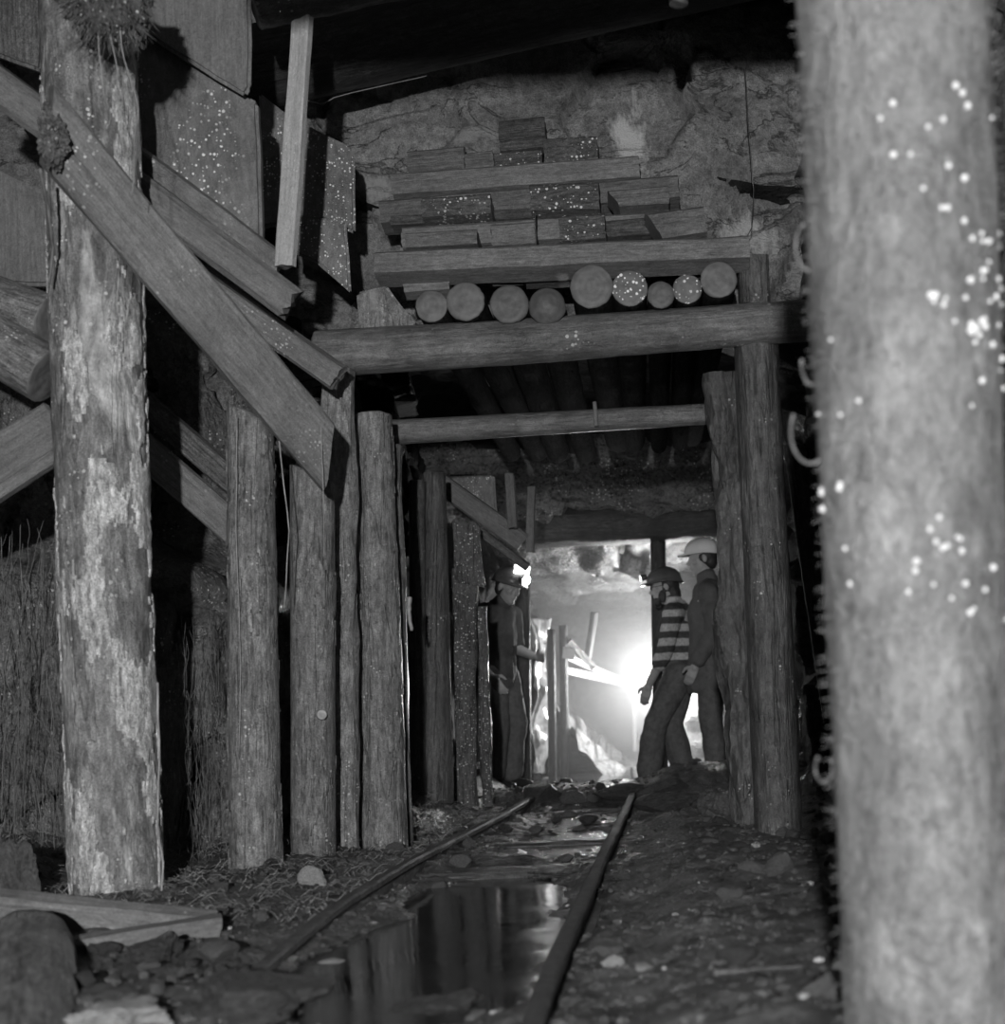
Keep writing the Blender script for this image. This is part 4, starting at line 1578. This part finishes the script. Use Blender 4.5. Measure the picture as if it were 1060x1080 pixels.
# --- the man in the coat and white helmet (front = local +X, left = local +Y)
def man_coat():
    base = W(757, 828, 10.2)
    r = empty('person', (base.x, base.y, base.z), PI * .98, 'person in a white helmet and long dark coat standing half behind the split slab')
    b = Blob()
    hips, chest, neck = Vector((0, 0, .92)), Vector((.0, 0, 1.28)), Vector((.02, 0, 1.47))
    b.chain([(hips, .13), ((0, 0, 1.08), .125), (chest, .14), ((0, 0, 1.38), .11)])
    b.cap((0, -.13, 1.38), (0, .13, 1.38), .07, .07)
    b.cap(neck - Vector((0, 0, .08)), (.03, 0, 1.56), .056, .052)
    at, R = head(b, (.04, 0, 1.63), (1, .10, -.08), (0, 0, 1))
    for k in (1, -1):
        b.chain([((0, .09 * k, .90), .085), ((.03, .10 * k, .50), .056), ((.0, .10 * k, .10), .042)])
    b.chain([((0, .18, 1.38), .052), ((-.03, .23, 1.10), .043), ((.10, .22, .88), .030)])
    b.chain([((0, -.18, 1.38), .052), ((-.03, -.23, 1.10), .043), ((.10, -.20, .90), .030)])
    hand(b, (.112, .218, .862), (.45, -.05, -.9), (.7, 0, .4), (0, -1, 0), .6, 1.05)
    hand(b, (.112, -.20, .882), (.45, .05, -.9), (.7, 0, .4), (0, 1, 0), .6, 1.05)
    b.obj('body', 'skin', r, .0075, 2)
    c = Blob()
    c.chain([((0, 0, 1.37), .125), ((.0, 0, 1.22), .165), ((0, 0, 1.02), .165), ((0, 0, .84), .185), ((0, 0, .74), .20)])
    c.cap((0, -.14, 1.38), (0, .14, 1.38), .088, .088)
    c.cap((.0, 0, 1.40), (.015, 0, 1.49), .082, .074)
    c.chain([((0, .19, 1.37), .078), ((-.03, .24, 1.10), .066), ((.09, .222, .895), .052)])
    c.chain([((0, -.19, 1.37), .078), ((-.03, -.24, 1.10), .066), ((.09, -.202, .915), .052)])
    c.obj('coat', 'coat', r, .011, 2, .012, cut=lambda v: (v.z < .66 and abs(v.y) < .24))
    t = Blob()
    for k in (1, -1):
        t.chain([((0, .085 * k, .90), .115), ((.03, .10 * k, .50), .085), ((.0, .10 * k, .12), .078)])
    t.obj('trousers', 'denim', r, .011, 2, .010)
    boots(r, [(.0, .10, .0, 0), (.0, -.10, .0, 0)])
    hb = Blob()
    hb.ell(at(-.030, 0, .02), (.086, .083, .085), R)
    hb.ell(at(-.055, 0, -.03), (.055, .07, .06), R)
    hb.ell(at(.02, .074, -.0), (.014, .006, .03), R)
    hb.obj('hair', 'hair', r, .009, 1, .004)
    helmet('helmet', at, R, 'helmet_white', r)


def man_striped():
    base = W(716, 829, 10.6)
    r = empty('person', (base.x, base.y, base.z), PI * .93, 'bearded person in a striped jersey and dark cap-lamp helmet leaning at the wall')
    b = Blob()
    # leans back, legs reach forward (local +X)
    hip = Vector((-.06, 0, .86))
    b.chain([(hip, .125), ((-.07, 0, 1.02), .12), ((-.06, 0, 1.20), .135), ((-.04, 0, 1.29), .10)])
    b.cap((-.05, -.13, 1.29), (-.05, .13, 1.29), .066, .066)
    b.cap((-.03, 0, 1.31), (.01, 0, 1.44), .055, .05)
    at, R = head(b, (.045, 0, 1.49), (1, .30, -.12), (.08, 0, 1))
    b.chain([((-.06, .09, .85), .085), ((.13, .11, .48), .056), ((.20, .10, .10), .042)])
    b.chain([((-.06, -.09, .85), .085), ((.06, -.11, .47), .056), ((-.02, -.10, .10), .042)])
    b.chain([((-.05, .18, 1.28), .05), ((.01, .23, 1.00), .042), ((.14, .20, .78), .030)])
    b.chain([((-.05, -.18, 1.28), .05), ((-.06, -.24, 1.00), .042), ((-.02, -.20, .80), .030)])
    hand(b, (.15, .198, .762), (.35, -.05, -.95), (.8, 0, .3), (0, -1, 0), .55, 1.05)
    hand(b, (-.015, -.20, .782), (.2, .05, -.95), (.8, 0, .3), (0, 1, 0), .55, 1.05)
    b.obj('body', 'skin', r, .0075, 2)
    c = Blob()
    c.chain([((-.04, 0, 1.28), .115), ((-.055, 0, 1.14), .155), ((-.065, 0, .98), .150), ((-.062, 0, .88), .150)])
    c.cap((-.05, -.14, 1.285), (-.05, .14, 1.285), .082, .082)
    c.cap((-.03, 0, 1.31), (-.012, 0, 1.385), .075, .068)
    c.chain([((-.05, .185, 1.275), .075), ((.01, .235, 1.00), .066), ((.06, .222, .91), .056)])
    c.chain([((-.05, -.185, 1.275), .075), ((-.06, -.245, 1.00), .066), ((-.045, -.225, .91), .056)])
    c.obj('striped_jersey', 'stripes', r, .010, 2, .008)
    t = Blob()
    t.chain([((-.06, 0, .90), .135), ((-.06, 0, .84), .14)])
    t.chain([((-.06, .085, .84), .115), ((.13, .11, .48), .088), ((.20, .10, .13), .098)])
    t.chain([((-.06, -.085, .84), .115), ((.06, -.11, .47), .088), ((-.02, -.10, .13), .095)])
    t.obj('trousers', 'denim', r, .011, 2, .012)
    boots(r, [(.20, .10, .0, 0), (-.02, -.10, .0, 0)])
    hb = Blob()
    hb.ell(at(-.030, 0, .02), (.088, .086, .085), R)
    hb.ell(at(-.060, 0, -.06), (.055, .078, .085), R)
    hb.ell(at(.066, 0, -.105), (.034, .042, .045), R)
    hb.ell(at(.030, .052, -.075), (.035, .014, .05), R)
    hb.ell(at(.030, -.052, -.075), (.035, .014, .05), R)
    hb.obj('hair_and_beard', 'hair', r, .009, 1, .006)
    h, c0, Rm = helmet('helmet', at, R, 'helmet_dark', r)
    cap_lamp(h, c0, Rm, 'small_glow')
    g = Tubes()
    for k in (-1, 1):
        ring = [at(.100, .033 * k + .022 * math.cos(a), .000 + .018 * math.sin(a)) for a in [2 * PI * i / 14 for i in range(15)]]
        g.add(ring, .0028, 5)
        g.add([at(.100, .055 * k, .004), at(.02, .078 * k, .004)], .0024, 5)
    g.add([at(.102, -.011, .004), at(.102, .011, .004)], .0024, 5)
    g.obj('glasses', 'hair', r)


def man_lamp():
    base = W(533, 833, 10.55)
    r = empty('person', (base.x, base.y, base.z), -.55, 'person in dark short-sleeved clothes with a glaring cap lamp among the left posts')
    b = Blob()
    b.chain([((-.03, 0, .86), .125), ((-.04, 0, 1.02), .12), ((-.02, 0, 1.20), .14), ((.02, 0, 1.31), .105)])
    b.cap((.0, -.13, 1.31), (.0, .13, 1.31), .066, .066)
    b.cap((.03, 0, 1.33), (.08, 0, 1.42), .056, .052)
    at, R = head(b, (.11, 0, 1.50), (1, -.15, -.35), (.3, 0, 1))
    b.chain([((-.03, .09, .85), .085), ((.05, .10, .48), .056), ((-.01, .10, .10), .042)])
    b.chain([((-.03, -.09, .85), .085), ((.04, -.10, .48), .056), ((-.02, -.10, .10), .042)])
    b.chain([((.0, -.18, 1.30), .05), ((-.12, -.24, 1.05), .043), ((.08, -.24, .86), .031)])
    b.chain([((.0, .18, 1.30), .05), ((-.02, .24, 1.05), .043), ((.20, .16, .98), .031)])
    hand(b, (.098, -.24, .846), (.6, 0, -.75), (.6, .2, .5), (-.3, .9, 0), .5, 1.1)
    hand(b, (.22, .152, .975), (.9, -.3, -.1), (.1, -.2, .9), (0, -1, 0), .6, 1.05)
    b.obj('body', 'skin', r, .0075, 2)
    c = Blob()
    c.chain([((.015, 0, 1.30), .12), ((-.02, 0, 1.16), .16), ((-.035, 0, .98), .15), ((-.03, 0, .88), .15)])
    c.cap((.0, -.14, 1.305), (.0, .14, 1.305), .083, .083)
    c.cap((.02, 0, 1.33), (.045, 0, 1.385), .075, .070)
    c.chain([((.0, -.185, 1.295), .075), ((-.10, -.235, 1.10), .068)])
    c.chain([((.0, .185, 1.295), .075), ((-.018, .235, 1.10), .068)])
    c.obj('shirt', 'shirt', r, .011, 2, .010)
    t = Blob()
    t.chain([((-.03, 0, .90), .135), ((-.03, 0, .84), .14)])
    t.chain([((-.03, .085, .84), .115), ((.05, .10, .48), .088), ((-.01, .10, .13), .085)])
    t.chain([((-.03, -.085, .84), .115), ((.04, -.10, .48), .088), ((-.02, -.10, .13), .085)])
    t.obj('trousers', 'denim', r, .011, 2, .010)
    boots(r, [(-.01, .10, .0, 0), (-.02, -.10, .0, 0)])
    hb = Blob()
    hb.ell(at(-.030, 0, .02), (.086, .083, .085), R)
    hb.ell(at(-.050, 0, -.03), (.055, .074, .06), R)
    hb.obj('hair', 'hair', r, .009, 1, .004)
    h, c0, Rm = helmet('helmet', at, R, 'helmet_dark', r)
    lamp, p1 = cap_lamp(h, c0, Rm, 'lamp', r=.045)
    v, f, fm = board_mesh(.13, .06, .03, 2.0)
    pq = frame(Vector((0, -.065, 0)), Vector((0, .065, 0)), (-1, 0, 0))[0]
    bl = link('glow_bar', v, f, 'small_glow', True, None, h, c0 + Rm @ Vector((.105, -.065, .105)), Rm.to_quaternion() @ pq)  # added glowing bar for a bright rectangle on the helmet, no real lamp
    bl['label'] = 'added glowing white bar'
    return r, p1, Rm


man_coat()
man_striped()
ml, lamp_p, lamp_R = man_lamp()
bpy.context.view_layer.update()
lw = ml.matrix_world @ lamp_p

# ------------------------------------------------------------------ mist in the far drift
mb = bmesh.new()
bmesh.ops.create_cube(mb, size=1.0)
for v in mb.verts:
    v.co = Vector((-.45 + v.co.x * 3.2, 15.4 + v.co.y * 11.0, .9 + v.co.z * 2.4))
me = bpy.data.meshes.new('mist')
mb.to_mesh(me)
mb.free()
me.materials.append(MAT['mist'])
mist = bpy.data.objects.new('mist', me)
COL.objects.link(mist)
tag(mist, 'bright lit mist filling the far end of the drift', 'mist', None, 'stuff')

# ------------------------------------------------------------------ lights
def light(name, kind, loc, energy, size=.05, **kw):
    l = bpy.data.lights.new(name, kind)
    l.energy = energy
    if kind in ('POINT', 'SPOT'):
        l.shadow_soft_size = size
    for k, v in kw.items():
        setattr(l, k, v)
    o = bpy.data.objects.new(name, l)
    o.location = loc
    COL.objects.link(o)
    return o


light('camera_flash', 'POINT', (-.13, -2.5, CAMZ + .47), 1750, .06)
light('far_flash', 'POINT', W(694, 714, 13.0), 180, .10)
d = (W(600, 668, 11.4) - lw)
so = light('cap_lamp_beam', 'SPOT', lw + d.normalized() * .03, 320, .02, spot_size=math.radians(15), spot_blend=.6)
so.rotation_euler = d.to_track_quat('-Z', 'Y').to_euler()

light('cap_lamp_glow', 'POINT', lw + d.normalized() * .05, 9, .03)
w = bpy.data.worlds.new('World')
SC.world = w
w.use_nodes = True
w.node_tree.nodes['Background'].inputs[0].default_value = (.5, .5, .5, 1)
w.node_tree.nodes['Background'].inputs[1].default_value = .004

SC.view_settings.view_transform = 'Standard'
SC.view_settings.look = 'None'
SC.view_settings.gamma = 1
SC.view_settings.use_curve_mapping = False
SC.view_settings.exposure = 0.0
